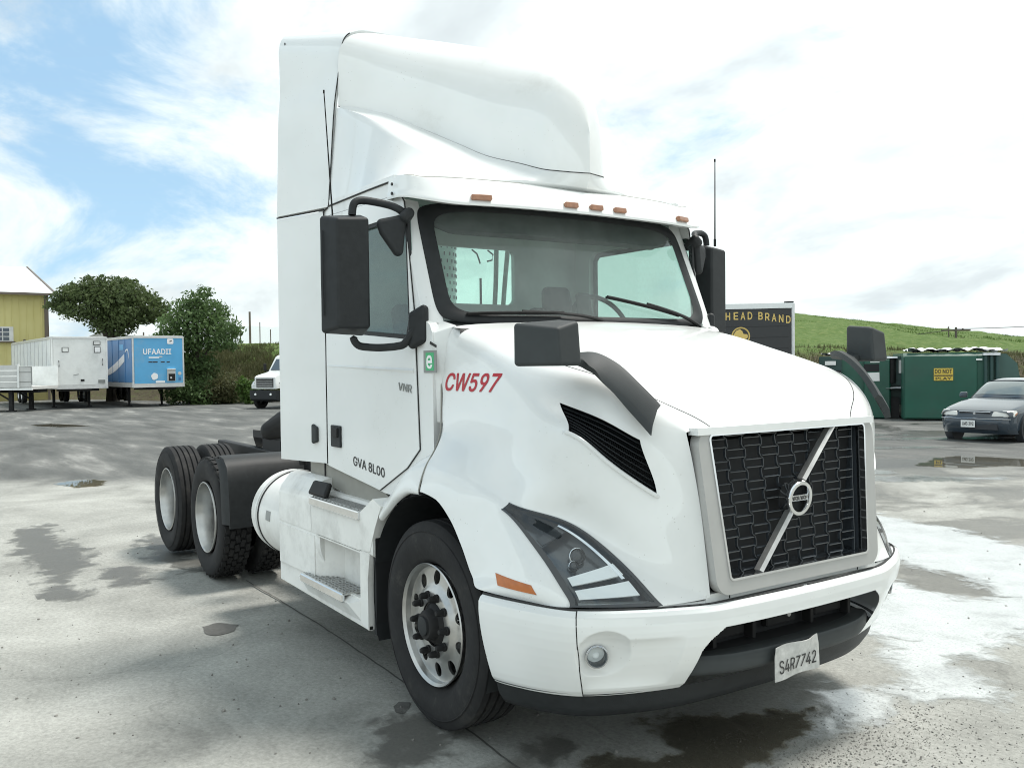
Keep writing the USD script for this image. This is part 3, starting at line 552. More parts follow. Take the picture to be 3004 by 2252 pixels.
# ---- nose: frame, grille, emblem
nx = lambda z: 1.2+(1.5-z)*.10
def nose(dx): return lambda u, v, w: np.stack([nx(v)+dx+w, u, v], 1)
def quadp(tw, bw, zt, zb, rt, rb):
    p = Polygon([(-tw, zt), (tw, zt), (bw, zb), (-bw, zb)])
    return p.buffer(-rb, join_style=2).buffer(rb, quad_segs=8)
outer = quadp(.600, .548, 1.512, .818, .03, .075); inner = quadp(.528, .468, 1.484, .878, .01, .02)
fr = prism(outer.difference(inner).simplify(.0008), .05, nose(-.012))
obj('grille_frame', fr, 'grille_silver', truck, smooth=30)
lip = prism(inner.buffer(.006).difference(inner.buffer(-.004)), .046, nose(-.004)); obj('grille_lip', lip, 'chrome', truck)
topstrip = prism(sbox(-.598, 1.486, .598, 1.516), .056, nose(-.012)); obj('grille_top_strip', topstrip, 'white_paint', truck)
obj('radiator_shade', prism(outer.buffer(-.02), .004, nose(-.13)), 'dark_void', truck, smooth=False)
sides = prism(inner.difference(inner.buffer(-.002)), .12, nose(-.125)); 
bars = [sides]
ncol, p_ = 9, .096
W0 = lambda z: np.interp(z, [.878, 1.484], [.468, .528])
for c in range(ncol):
    ph = (c % 2)*.5
    z = .882-p_
    while z < 1.49:
        for z0 in (z+ph*p_, z+ph*p_+.061):
            if .884 < z0 < 1.48:
                w = W0(z0)-.03; y0, y1 = -w+2*w*c/ncol, -w+2*w*(c+1)/ncol
                big = abs(z0-(z+ph*p_)) < 1e-6
                a, b = y0+.004, y1-.004
                bars.append(box((nx(z0)-.012, (a+b)/2, z0), (.012, b-a, .0036), ry=10))
        z += p_
for c in range(ncol+1):
    pts = []
    for z in np.arange(.884, 1.484, .008):
        w = W0(z)-.03; y = -w+2*w*c/ncol
        phs = ((z-.882)/p_ - (c % 2)*.5) % 1
        inb = phs < .635
        s_ = np.clip(np.cos((phs-.3175)*2*np.pi/1.0)*2.6, -1, 1)*.009
        pts.append((nx(z)-.012, y+s_*(1 if c not in (0, ncol) else 0), z))
    pts = np.array(pts); A = pts+[.004, 0, 0]; B = pts-[.009, 0, 0]
    bars.append(thick(np.stack([A, B]), .0026))
obj('grille_mesh', cat(bars), 'grille_black', truck, smooth=25)
ec = np.array([nx(1.175)+.045, .004, 1.175])
em = obj('emblem', [lathe([(.066, -.05), (.080, -.05), (.083, -.004), (.077, .008), (.062, .008), (.058, -.004), (.058, -.04), (.066, -.05)], 48, ec, (1, 0, -.1))], 'chrome', truck)
obj('backing', lathe([(0, -.03), (.06, -.03), (.062, -.045), (0, -.046)], 40, ec, (1, 0, -.1)), 'dark_void', em)
obj('bar', box(ec+[-.012, 0, 0], (.02, .116, .026), bev=.003), 'chrome', em)
tv = place(text('VOLVO', .017, .002, width=.092), ec+[-.0005, -.046, -.008], (0, 1, 0), (0, 0, 1)); obj('lettering', tv, 'black_decal', em, smooth=False)
def diag(a, b):
    a, b = np.array(a), np.array(b); d = (b-a)/np.linalg.norm(b-a); s = np.array([0, d[2], -d[1]])*.0115
    P = np.array([[a-s, a+[.014, 0, 0], a+s], [b-s, b+[.014, 0, 0], b+s]]); back = np.array([[a-s-[.03, 0, 0], a+s-[.03, 0, 0]], [b-s-[.03, 0, 0], b+s-[.03, 0, 0]]])
    return hullm(np.vstack([P.reshape(-1, 3), back.reshape(-1, 3)]))
kx = .03
for a, b in (((nx(1.235)+kx, .058, 1.25), (nx(1.47)+kx, .298, 1.478)), ((nx(1.12)+kx, -.044, 1.11), (nx(.885)+kx, -.272, .884))):
    obj('diagonal_bar', diag(a, b), 'steel', truck, smooth=20)
nf = [box((1.18, 0, .806), (.17, 1.16, .034)), box((1.06, 0, 1.15), (.2, 1.05, .6))]
nf[0] = cat([nf[0], prism(Polygon([(.98, -1.03), (1.21, -.782), (1.264, -.575), (1.264, .575), (1.21, .782), (.98, 1.03), (.8, .6), (.8, -.6)]), .012, lambda u, v, w: np.stack([u, v, .788+w], 1))])
obj('nose_panel', nf[0], 'white_paint', truck); obj('radiator', nf[1], 'dark_void', truck)
for y in (-.44, .44): obj('panel_gap', box((1.2665, y, .806), (.003, .004, .030)), 'seam', truck)

# ---- bumper
bt = np.array([(.575, -1.249), (.80, -1.195), (1.02, -1.103), (1.221, -.783), (1.300, -.54), (1.318, -.25), (1.322, 0)])
bl = np.array([(.600, -1.207), (.77, -1.155), (.964, -1.026), (1.09, -.785), (1.15, -.54), (1.17, -.25), (1.175, 0)])
NT = 430
ts = np.linspace(0, 6, NT)
def plan(c):
    return spl(c, ts)
top, low = plan(bt), plan(bl)
cen = np.array([.2, 0])
def inset(c, d):
    t = np.gradient(c, axis=0); n = np.stack([t[:, 1], -t[:, 0]], 1); n /= np.linalg.norm(n, axis=1, keepdims=True)
    return c+n*d     # d > 0 moves outward (to the right of travel)
sgn_ = np.sign((inset(top, .01)-top)[40] @ (top[40]-cen))
ins = lambda c, d: inset(c, d*sgn_)
lv = [(.776, 0, -.09), (.786, 0, -.03), (.789, 0, -.006), (.782, 0, .006), (.765, 0, .016), (.73, 0, .017), (.70, .02, .016), (.665, .06, .014), (.62, .16, .012), (.58, .28, .010), (.54, .42, .008), (.50, .58, .006), (.46, .76, .004), (.43, .88, .0), (.405, 1, -.01), (.395, 1, -.035)]
zl = np.interp(np.linspace(0, len(lv)-1, (len(lv)-1)*8+1), np.arange(len(lv)), [a[0] for a in lv])
BP = []
for k in np.linspace(0, len(lv)-1, (len(lv)-1)*8+1):
    z, m_, d_ = [np.interp(k, np.arange(len(lv)), [a[i] for a in lv]) for i in range(3)]
    c = ins(top*(1-m_)+low*m_, d_); BP.append(np.c_[c, np.full(NT, z)])
BP = np.array(BP)
# dished fog lamp pocket
fogc = np.array([1.06, -1.005, .605])
ii = np.argmin(np.linalg.norm(BP-fogc, axis=2)); fi, fj = np.unravel_index(ii, BP.shape[:2]); fogc = BP[fi, fj].copy()
Nb = normals(BP); Nb *= np.sign((Nb[..., :1]*1+Nb[..., 1:2]*-.5))
fn_ = Nb[fi, fj]
off_c = fogc+np.array([.03, .03, 0])
dd = np.linalg.norm((BP-off_c)*[1, 1, 1.05], axis=2)
dep = .045*np.clip(1-(dd/.125)**2, 0, 1)**.8
scoop = np.clip(1-((BP[..., 2]-.56)/.115)**4, 0, 1)*np.clip(1-((BP[..., 1]+.86)/.17)**4, 0, 1)*.016
BP = BP-Nb*(np.maximum(dep, scoop))[..., None]
Y = BP[..., 1]; Z = BP[..., 2]
cut = .60-.09*np.clip((Z-.58)/.108, 0, 1)**2*(Z > .58)
m_ = ~((np.abs(Y) < cut) & (Z < .688))
mk = m_[:-1, :-1] & m_[1:, 1:]
sj = int(np.argmin(np.abs(BP[60, :, 1]+1.085)))
ctr, end = mk.copy(), mk.copy(); ctr[:, :sj] = False; end[:, sj:] = False
bump_c = grid(BP, ctr); bump_e = grid(BP+np.array([0, 0, -.002]), end)
bp_ = obj('bumper', both(bump_c), 'white_paint', truck, smooth=50)
for s in (0, 1): obj('bumper_end', mir(bump_e) if s else bump_e, 'white_paint', truck, smooth=50)
q = BP[4:, sj]-Nb[4:, sj]*.001; pair('seam', tube(q, .003, 6), 'seam', bp_)
q = np.c_[ins(top, -.012), np.full(NT, .7915)]; pair('gap', tube(q[::8], .0045, 6), 'seam', bp_)
# the opening's white upper return and black inside
ret = []
for zz, d_ in ((.688, .014), (.682, -.01), (.684, -.07)):
    c = ins(top*.94+low*.06, d_); j = np.abs(c[:, 1]) < .56; ret.append(np.c_[c[j][-190:], np.full(min(190, j.sum()), zz)])
n_ = min(map(len, ret)); pair('opening_edge', grid(np.array([r_[-n_:] for r_ in ret])), 'white_paint', bp_)
obj('bumper_core', [box((1.10, 0, .62), (.05, 1.10, .26)), box((1.15, 0, .53), (.16, 1.06, .04))], 'dark_void', truck)
for y in (-.33, 0.02, .36): obj('tow_cover', box((1.14, y, .62), (.04, .20, .085), bev=.006), 'frame_black', truck)
for y in (-.45, -.2, .2, .48): obj('opening_rib', box((1.165, y, .61), (.05, .02, .10)), 'frame_black', truck)
obj('tow_pin', cyl((1.15, .06, .62), (1.172, .06, .62), .013), 'steel', truck)
# black lower lip across the opening, and the valance under the whole bumper
lipc = np.array([(1.205, -.605), (1.245, -.53), (1.287, -.40), (1.309, -.2), (1.314, 0)]); lp = spl(lipc, np.linspace(0, 4, 50))
prof = [(-.14, .545), (-.03, .556), (-.012, .552), (-.002, .538), (-.008, .49), (-.022, .468), (-.06, .455), (-.14, .45)]
LG = []
for dx, z in prof: LG.append(np.c_[lp+np.array([dx, 0]), np.full(50, z)])
obj('bumper_lip', both(grid(np.array(LG))), 'grey_plastic', truck, smooth=40)
vp = [(0.012, .415), (-.004, .40), (-.02, .345), (-.05, .300), (-.09, .285)]
VG = []
for d_, z in vp: c = ins(low, d_-.012); VG.append(np.c_[c, np.full(NT, z)])
obj('valance', both(grid(np.array(VG))), 'black_plastic', truck, smooth=40)
# fog lamps
for s in (1, -1):
    c = (fogc+[.008, .005, 0])*[1, s, 1]; n_ = fn_*[1, s, 1]*[1, .75, 0]; n_ = n_/np.linalg.norm(n_); c = c-n_*.035
    fo = obj('fog_light', lathe([(.042, -.03), (.048, .012), (.046, .018), (.041, .016), (.040, -.004), (.024, -.03), (0, -.034)], 32, c, n_), 'lamp_house', truck)
    obj('ring', lathe([(.0475, .010), (.0478, .016), (.043, .018), (.042, .012)], 32, c, n_), 'chrome', fo)
    obj('lens', lathe([(.041, .010), (.03, .020), (.015, .025), (0, .026)], 32, c, n_), 'lens', fo)
    obj('bulb', lathe([(.014, -.028), (.014, -.01), (0, -.004)], 16, c, n_), 'lamp_white', fo)
    obj('reflector', lathe([(.040, .002), (.034, -.016), (.02, -.026), (.0, -.028)], 32, c, n_), 'lamp_house', fo)
# licence plate, a little crumpled
pu, pv = np.meshgrid(np.linspace(-.15, .15, 25), np.linspace(-.075, .075, 13), indexing='ij')
bend = .012*np.sin(pu*23+1)*np.clip(pv/.075, -1, 1)+.010*np.clip((pv-.03)/.045, 0, 1)*np.sin(pu*31)-.02*np.clip((-pu-.11)/.04, 0, 1)
def plate_map(a, b, w):
    bd = .008*np.sin(a*23+1)*np.clip(b/.075, -1, 1)+.007*np.clip((b-.03)/.045, 0, 1)*np.sin(a*31)
    return np.stack([1.335+bd+w-.25*0-.10*(.075-b)*.6, -.085+a*.985, .485+b+a*.03], -1)
lpz = obj('licence_plate', thick(plate_map(pu, pv, np.zeros_like(pu)), -.003), 'plate', truck, smooth=40)
tt = text('S4R7742', .056, .001, width=.25).subdivide(); tt.vertices += [-.125, -.045, 0]; v = tt.vertices; tt.vertices = plate_map(v[:, 0], v[:, 1], v[:, 2]+.006)
obj('lettering', tt, 'black_decal', lpz, smooth=False)

# ---- cab shell
SY = 1.06
side_poly = Polygon([(-.17, 1.30), (-.175, 1.96), (-.20, 2.00), (-.262, 2.03), (-.548, 2.70), (-.60, 2.81), (-1.66, 2.84), (-1.66, 1.165), (-1.5, 1.15), (-.75, 1.065), (-.55, 1.06)])
win = Polygon([(-.425, 2.575), (-.398, 2.03), (-.435, 1.93), (-1.40, 2.0), (-1.44, 2.05), (-1.44, 2.56), (-1.40, 2.60), (-.47, 2.605)]).buffer(-.02).buffer(.02, quad_segs=6)
shell = prism(side_poly.difference(win.buffer(.012)), .05, xz(-SY))
cab = obj('cab', [both(shell), box((-1.13, 0, 2.825), (1.06, 2.1, .03))], 'white_paint', truck, smooth=30)
# windscreen pillars and cowl
def ws(v, w):  # v 0 bottom .. 1 top, w -1..1 across
    hb, ht = .959, .944; y = w*(hb*(1-v)+ht*v)
    x = (-.234*(1-v)-.514*v)+(.125*(1-v)+.15*v)*(1-np.abs(w)**2.4); z = 2.023*(1-v)+2.671*v-.0*(1-v)*(1-w*w)
    return np.stack([x, y, z], -1)
vv, ww = np.meshgrid(np.linspace(0, 1, 13), np.linspace(-1, 1, 41), indexing='ij')
pil = []
for k in range(13):
    v = k/12; a = ws(v*1.06-.03, -1.0); b = np.array([-.262-.286*v-.0, -SY, 2.02+.68*v]); m_ = (a+b)/2+[.018, -.012, 0]
    pil.append([a, m_, b])
pair('pillar', grid(np.array(pil)), 'white_paint', cab, smooth=50)
cow = []
for w in np.linspace(-1, 1, 31):
    a = ws(-.02, w); cow.append([a+[-.03, 0, .01], a+[.05, 0, -.025], [max(a[0]+.08, -.06), a[1]*1.0, 1.975], [a[0]+.16, a[1], 1.90]])
obj('cowl', grid(np.array(cow)), 'black_plastic', cab, smooth=40)
pair('cowl_side', rhull([(-.25, -1.035, 1.985), (-.18, -1.040, 1.95), (-.155, -.995, 1.90), (-.255, -.965, 2.015), (-.15, -.94, 1.985), (-.18, -1.03, 1.5), (-.14, -.99, 1.5)], .012), 'white_paint', cab)
obj('rear_wall', [prism(sbox(-1.05, 1.17, 1.05, 2.82).difference(rrect(.88, .40, .05, cx=0, cy=2.42)), .04, yz(-1.66))], 'interior_grey', cab, smooth=False)
obj('rear_window', prism(rrect(.88, .40, .05, cx=0, cy=2.42), .005, yz(-1.645)), 'rear_glass', cab, smooth=False)
g_ = ws(vv, ww); wsd = obj('windshield', grid(g_, flip=True), 'windscreen_dust_sheen', truck, smooth=True)
def wsring(v0, v1, w0, w1, ov):
    P = np.array([[ws(v, w) for w in np.linspace(w0, w1, 40)] for v in np.linspace(v0, v1, 12)]); return P
def seal_band(path, wd=.045):
    p = np.array([ws(v, w) for v, w in path]); c = ws(.5, 0)
    return p
ringp = []
for k in np.linspace(0, 2*np.pi, 161):   # rounded-rectangle loop in (v, w)
    n_ = 9; c_, s_ = np.cos(k), np.sin(k); r_ = (abs(c_)**n_+abs(s_)**n_)**(-1/n_); ringp.append((.5+.5*r_*s_, r_*c_))
def ring(scv, scw, off):
    P = np.array([ws(.5+(v-.5)*scv, w*scw) for v, w in ringp]); return P+np.array([off, 0, off*.4])
obj('seal', grid(np.array([ring(1.07, 1.045, .002), ring(1.05, 1.03, .016), ring(.97, .985, .016), ring(.91, .945, .004)])), 'black_plastic', wsd, smooth=50)
# doors
dpoly = Polygon([(-.315, 1.345), (-.355, 2.06), (-.455, 2.67), (-.50, 2.715), (-1.50, 2.735), (-1.545, 2.70), (-1.545, 1.155), (-.80, 1.078), (-.46, 1.235)]).buffer(-.012).buffer(.012)
for s in (1, -1):
    f = (lambda m: tm(m)) if s == 1 else mir
    d = obj('door', f(prism(dpoly.difference(win), .012, xz(-SY-.010))), 'white_paint', truck, smooth=30)
    ext = np.array(dpoly.exterior.coords)
    obj('seam', f(tube(np.c_[ext[:, 0], np.full(len(ext), -SY-.002), ext[:, 1]], .0045, 6)), 'seam', d)
    obj('window', f(prism(win.buffer(.004), .005, xz(-SY+.012))), 'side_glass', d, smooth=False)
    obj('window_trim', f(prism(win.buffer(.008).difference(win.buffer(-.022)), .018, xz(-SY-.006))), 'black_plastic', d, smooth=False)
    # pressed body line
    obj('body_line', f(hullm([(-1.53, -SY-.009, 1.80), (-1.53, -SY-.009, 1.785), (-.36, -SY-.009, 1.775), (-.36, -SY-.009, 1.745), (-1.53, -SY-.013, 1.79), (-.36, -SY-.018, 1.762)])), 'white_paint', d)
    hd = obj('handle', f(cat([box((-1.395, -SY-.016, 1.35), (.145, .016, .135), bev=.004)])), 'black_plastic', d)
    obj('grip', f(box((-1.385, -SY-.028, 1.375), (.085, .018, .06), bev=.006)), 'frame_black', hd)
    obj('latch', f(rhull([(-1.69, -SY-.048, 1.30), (-1.655, -SY-.040, 1.31), (-1.655, -SY-.040, 1.385), (-1.69, -SY-.048, 1.40)], .014)), 'grey_plastic', cab)
    obj('sill', f(prism(Polygon([(-1.90, 1.165), (-1.5, 1.142), (-.78, 1.066), (-.62, 1.0), (-.70, .95), (-1.9, 1.04)]), .03, xz(-SY+.012))), 'sill_grey', truck, smooth=False)
    obj('sill_joint', f(box((-1.64, -SY+.008, 1.10), (.008, .01, .14))), 'seam', truck)
t = text('GVA 8L00', .052, .0008, bold=True, width=.43); obj('weight_lettering', place(t, (-1.155, -SY-.0112, 1.192), (.996, 0, -.085), (0, 0, 1)), 'black_decal', truck, smooth=False)
t = text('VNR', .042, .004, width=.15, shear=.1); obj('model_badge', place(t, (-.535, -SY-.011, 1.655), (1, 0, -.08), (0, 0, 1)), 'grey_decal', truck, smooth=False)
st = obj('emission_sticker', box((-.195, -SY-.002, 1.808), (.135, .004, .115)), 'grey_decal', truck, smooth=False)
obj('green_field', box((-.195, -SY-.0045, 1.808), (.085, .002, .092), bev=.0008), 'green_decal', st, smooth=False)
obj('white_mark', cat([place(text('e', .085, .001, bold=True), (-.228, -SY-.006, 1.775), (1, 0, 0), (0, 0, 1))]), 'white_decal', st, smooth=False)
obj('vent_label', box((-.16, -SY-.002, 1.895), (.07, .003, .014), ry=18), 'seam', truck, smooth=False)
for s in (1, -1):   # rear edge of the cowl side behind the hood
    f = (lambda m: tm(m)) if s == 1 else mir
    # wheel-arch extension carried by the cab
    R = np.array([[(-.022, -1.05, 1.375), (-.18, -1.06, 1.335), (-.34, -1.06, 1.27), (-.50, -1.06, 1.16), (-.60, -1.07, 1.07)],
                  [(-.015, -1.10, 1.36), (-.16, -1.115, 1.32), (-.32, -1.12, 1.25), (-.46, -1.12, 1.145), (-.57, -1.12, 1.055)],
                  [(-.055, -1.165, 1.275), (-.17, -1.175, 1.265), (-.31, -1.18, 1.20), (-.44, -1.18, 1.10), (-.55, -1.175, 1.02)],
                  [(-.075, -1.205, 1.163), (-.19, -1.205, 1.16), (-.344, -1.205, 1.105), (-.45, -1.205, 1.03), (-.54, -1.20, .97)],
                  [(-.085, -1.18, 1.14), (-.19, -1.18, 1.135), (-.335, -1.18, 1.08), (-.44, -1.18, 1.01), (-.53, -1.18, .95)]])
    obj('arch_extension', f(grid(patch(R, 8, 6))), 'white_paint', truck, smooth=60)
    sp = np.array([(-.07, -1.207, 1.165), (-.072, -1.17, 1.272), (-.075, -1.108, 1.366), (-.10, -1.06, 1.46), (-.138, -1.032, 1.58), (-.162, -1.008, 1.80), (-.15, -.955, 1.97)])
    obj('hood_gap', f(tube(sp, .0045, 6, smooth=4)), 'sill_grey', truck)
    # dark arch liner
    an = np.linspace(-.12*np.pi, 1.14*np.pi, 40); L = []
    for y in (-1.185, -1.0, -.75, -.62): L.append(np.stack([-.055+.60*np.cos(an), np.full(40, y), .535+.60*np.sin(an)], 1))
    obj('wheel_liner', f(grid(np.array(L))), 'black_plastic', truck, smooth=60)
    obj('wheel_well', f(cat([box((-.05, -.60, .78), (1.25, .03, .95)), box((-.645, -.9, .66), (.03, .56, .72)), box((.50, -.9, .62), (.03, .42, .42))])), 'dark_void', truck)

# ---- interior seen through the glass
obj('headliner', [grid(np.array([[ws(1.0, w)+[-.03, 0, 0], ws(.80-.03*(1-w*w)+.10*max(0, abs(w)-.8)/.2, w)+[-.035, 0, -.0], ws(.775-.03*(1-w*w)+.12*max(0, abs(w)-.8)/.2, w)+[-.10, 0, 0]] for w in np.linspace(-.97, .97, 50)]).transpose(1, 0, 2))], 'visor_dark', cab, smooth=60)
obj('cab_ceiling', box((-1.1, 0, 2.79), (1.0, 2.0, .02)), 'interior_grey', cab)
da = []
for w in np.linspace(-.98, .98, 31):
    a = ws(-.01, w); da.append([a+[-.02, 0, -.005], a+[-.14, 0, .012], a+[-.30, 0, .03], a+[-.42, 0, -.02], a+[-.44, 0, -.35]])
obj('dashboard', grid(np.array(da)), 'interior_dark', cab, smooth=60)
obj('cab_floor', box((-.85, 0, 1.2), (1.5, 2.05, .04)), 'interior_dark', cab)
for y in (.52, -.52):
    s_ = obj('seat', [rhull([(-1.0, y-.2, 1.62), (-1.0, y+.2, 1.62), (-.62, y-.22, 1.66), (-.62, y+.22, 1.66)], .07), rhull([(-1.08, y-.2, 1.7), (-1.08, y+.2, 1.7), (-1.22, y-.19, 2.12), (-1.22, y+.19, 2.12)], .055)], 'interior_dark', cab)
    obj('headrest', rhull([(-1.2, y-.08, 2.18), (-1.2, y+.08, 2.18), (-1.22, y-.07, 2.28), (-1.22, y+.07, 2.28)], .045, 2), 'interior_dark', s_)
th = np.linspace(0, 2*np.pi, 49); wc = np.array([-.72, .52, 2.03]); ex, ey = np.array([0, 1, 0]), np.array([-.45, 0, .89])
sw = obj('steering_wheel', [tube(wc+.225*np.outer(np.cos(th), ex)+.225*np.outer(np.sin(th), ey), .016, 10), rhull([wc+[.02, -.06, 0], wc+[.02, .06, 0]], .05), box(wc+[.02, 0, 0], (.02, .42, .04))], 'interior_dark', cab)
obj('console_tablet', rhull([(-.45, .13, 2.06), (-.45, .20, 2.06), (-.47, .13, 2.20), (-.47, .20, 2.20)], .02), 'interior_dark', cab)
obj('coat_hook', [tube([(-1.58, .05, 2.60), (-1.56, .08, 2.57), (-1.55, .09, 2.53), (-1.55, .10, 2.50)], .006), tube([(-1.56, .17, 2.60), (-1.55, .21, 2.57), (-1.55, .20, 2.53), (-1.55, .16, 2.52)], .006)], 'interior_dark', cab)
# ---- sun visor
vy = np.array([0, .18, .45, .74, .93, 1.04, 1.10, 1.115]); vx = np.array([-.125, -.128, -.145, -.185, -.255, -.345, -.45, -.56])
yy = np.concatenate([np.linspace(0, .9, 24), np.linspace(.92, 1.10, 16), np.linspace(1.103, 1.115, 4)]); xx = PchipInterpolator(vy, vx)(yy)
VP = []
for x, y in zip(xx, yy):
    e = np.clip((y-.8)/.3, 0, 1); e2 = e**2
    zb = 2.635+.055*e2; zt = 2.725+.03*e2
    d = np.array([.95*(1-e2)+.1*e2, .05+.9*e2]); d /= np.linalg.norm(d)
    back = lambda k: (x-d[0]*k, max(0, y-d[1]*k*.25))
    xb, yb = back(.09); x1, y1 = back(.028); x2, y2 = back(.075); x3, y3 = back(.20); x4, y4 = back(.42)
    VP.append([(xb, yb, zb+.012), (x, y, zb), (x+.004, y, zb+.012), (x1, y1, zt-.022), (x2, y2, zt+.045+.01*e2), (x3, y3, 2.815), (x4, y4, 2.845)])
VP = np.array(VP)*[1, -1, 1]
kk = np.linspace(0, 6, 25); VP = np.stack([np.stack([np.interp(kk, np.arange(7), VP[i_, :, c_]) for c_ in range(3)], 1) for i_ in range(len(VP))])
ve = VP[8:, 20].copy(); ve[:, 2] += .0008
vis = obj('sun_visor', both(grid(VP)), 'white_paint', truck, smooth=22)
pair('seam', tube(ve, .0022, 6), 'sill_grey', vis)
capv = grid(np.stack([VP[-1, 1:], np.c_[VP[-1, 1:, 0]-.02, VP[-1, 1:, 1]*.96, VP[-1, 1:, 2]]])); pair('end_cap', capv, 'white_paint', vis)
for y in (-.74, -.18, 0, .18, .74):
    x = float(PchipInterpolator(vy, vx)(abs(y))); a = -np.sign(y)*min(20, 3+abs(y)**3*30) if y else 0
    lamp = obj('marker_light', box((x-.004, y, 2.678), (.028, .115 if abs(y) > .5 else .090, .030), rz=-a, ry=-12, bev=.005), 'amber_pale', vis)
for s in (1, -1):
    for x, y, z in ((-.50, 1.112, 2.765), (-.50, 1.113, 2.715)): obj('screw', cyl((x, s*(y-.002), z), (x, s*(y+.004), z), .009, 10), 'seam', vis)

# ---- roof fairing
RB = np.array([(-1.49, -.985, 3.435), (-1.40, -.89, 3.405), (-1.28, -.79, 3.372), (-1.035, -.61, 3.235), (-.835, -.50, 3.125), (-.64, -.40, 3.022), (-.47, -.30, 2.962), (-.30, -.20, 2.902), (-.185, -.0, 2.885)])
RT = np.array([(-1.49, 3.955), (-1.40, 3.93), (-1.28, 3.90), (-1.035, 3.82), (-.835, 3.75), (-.64, 3.66), (-.47, 3.57), (-.30, 3.43), (-.185, 3.12)])
EX = np.array([6.5, 5.5, 4.2, 3.4, 2.9, 2.6, 2.4, 2.2, 2.0])
k = np.linspace(0, 8, 65); B = spl(RB, k); Tp = spl(RT, k); ex_ = PchipInterpolator(np.arange(9), EX)(k)
FS = []
for b, t_, n_ in zip(B, Tp, ex_):
    a = np.linspace(0, np.pi/2, 40); c_, s_ = np.cos(a)**(2/n_), np.sin(a)**(2/n_)
    lean = .0
    FS.append(np.stack([b[0]+(t_[0]-b[0])*s_, b[1]*c_, b[2]+(t_[1]-b[2])*s_], 1))
FS = np.array(FS)
fair = obj('roof_fairing', both(grid(FS)), 'white_paint', truck, smooth=60)
SD = np.array([[(-1.49, -1.06, 2.80), (-1.478, -1.0, 3.42), (-1.472, -.98, 3.432)], [(-1.22, -1.06, 2.80), (-1.24, -.965, 3.335), (-1.28, -.785, 3.378)], [(-.88, -1.06, 2.80), (-.88, -.91, 3.155), (-1.035, -.605, 3.238)],
               [(-.66, -1.06, 2.80), (-.66, -.81, 3.018), (-.835, -.495, 3.128)], [(-.56, -1.03, 2.80), (-.53, -.69, 2.917), (-.64, -.395, 3.025)], [(-.52, -.9, 2.79), (-.46, -.56, 2.87), (-.47, -.295, 2.965)], [(-.45, -.6, 2.77), (-.32, -.34, 2.83), (-.30, -.195, 2.905)], [(-.42, 0, 2.75), (-.215, 0, 2.80), (-.185, 0, 2.888)]])
a = PchipInterpolator(np.arange(8), SD, axis=0)(np.linspace(0, 7, 85))
lo = a[:, :1]+(a[:, 1:2]-a[:, :1])*np.linspace(0, 1, 12)[None, :, None]
# the shelf rolls out of the side over a small radius, then runs in to the shell
sh = a[:, 1:2]+(a[:, 2:3]-a[:, 1:2])*np.linspace(0, 1, 12)[None, 1:, None]
w_ = np.linspace(0, 1, 12)[1:]; sh = sh-np.array([0, 0, 1])*(np.sin(w_*np.pi)*.012)[None, :, None]
pair('fairing_base', grid(np.concatenate([lo, sh], 1)), 'white_paint', fair, smooth=16)
pair('seam', tube(B[:, :]+[0, -.001, .0], .0026, 6), 'seam', fair)
# rear section and side extenders, flaring outwards to the back
def ext_section(u):     # u 0 at the cab, 1 at the rear edge: lower part of the section from z 2.79 up and over
    x = -1.495-.545*u; yb = 1.062+.14*u; yt = .985+.185*u; zc = 3.957+.105*u
    sec = [(2.795, yb), (3.1, yb*.7+yt*.3), (3.43, yb*.35+yt*.65), (3.65, yt*.995), (3.80+.08*u, yt*(.975+.02*u)), (3.88+.10*u, yt*(.945+.035*u)), (3.93+.10*u, yt*(.88+.06*u)), (zc-.005, yt*(.78+.07*u)), (zc, yt*.4), (zc+.004, 0)]
    return [(x-.02*np.clip((z-3.6)/.4, 0, 1)*u, -y, z) for z, y in sec]
ES = np.array([ext_section(u) for u in np.linspace(0, 1, 13)]); ES = PchipInterpolator(np.arange(10), ES, axis=1)(np.linspace(0, 9, 64))
er = pair('fairing_rear', thick(ES, -.022), 'white_paint', fair, smooth=50)
pair('seam', tube(ES[0, :40]+[0.004, -.0, 0], .004, 6), 'seam', er[0])
pair('rivet', cyl(ES[11, 33], ES[11, 33]+[0, -.003, 0], .009, 10), 'seam', er[0])
EL = np.array([[(x_, -(SY+.006+.136*u), z) for z in np.linspace(1.165+.0*u, 2.775, 10)] for u, x_ in zip(np.linspace(0, 1, 13), -1.56-.48*np.linspace(0, 1, 13))])
exl = pair('side_extender', thick(EL, -.02), 'white_paint', truck, smooth=40)
pair('seam', tube(EL[0]+[.0, -.0015, 0], .004, 6), 'seam', exl[0]); pair('seam', tube(EL[:, -1]+[0, 0, .010], .0055, 6), 'seam', exl[0])
q = np.array([(x, -SY-.004, z) for x, z in ((-1.495, 2.797), (-1.2, 2.80), (-.9, 2.803), (-.62, 2.803))]); pair('roof_seam', tube(q, .005, 6), 'seam', truck)
q = np.array([(-1.50, -SY-.006, 2.79), (-1.60, -SY-.006, 2.755), (-1.63, -SY-.01, 2.70), (-1.635, -SY-.014, 2.60)]); pair('corner_seam', tube(q, .0045, 6, smooth=4), 'seam', truck)

# ---- aerials
for s, b, t_ in ((1, (-1.33, -1.10, 2.63), (-1.42, -1.11, 3.50)), (-1, (-.60, 1.462, 2.60), (-.60, 1.467, 3.213))):
    obj('antenna', [tube([b, np.array(b)*.5+np.array(t_)*.5, t_], [.006, .0045, .0035], 8), cyl(b, np.array(b)+[0, 0, .05], .009, 10), cyl(np.array(t_)-[0, 0, .02], t_, .006, 8)], 'frame_black', truck)
obj('antenna_bracket', [tube([(-1.33, -1.06, 2.64), (-1.33, -1.10, 2.63), (-1.33, -1.10, 2.66)], .008)], 'frame_black', truck)

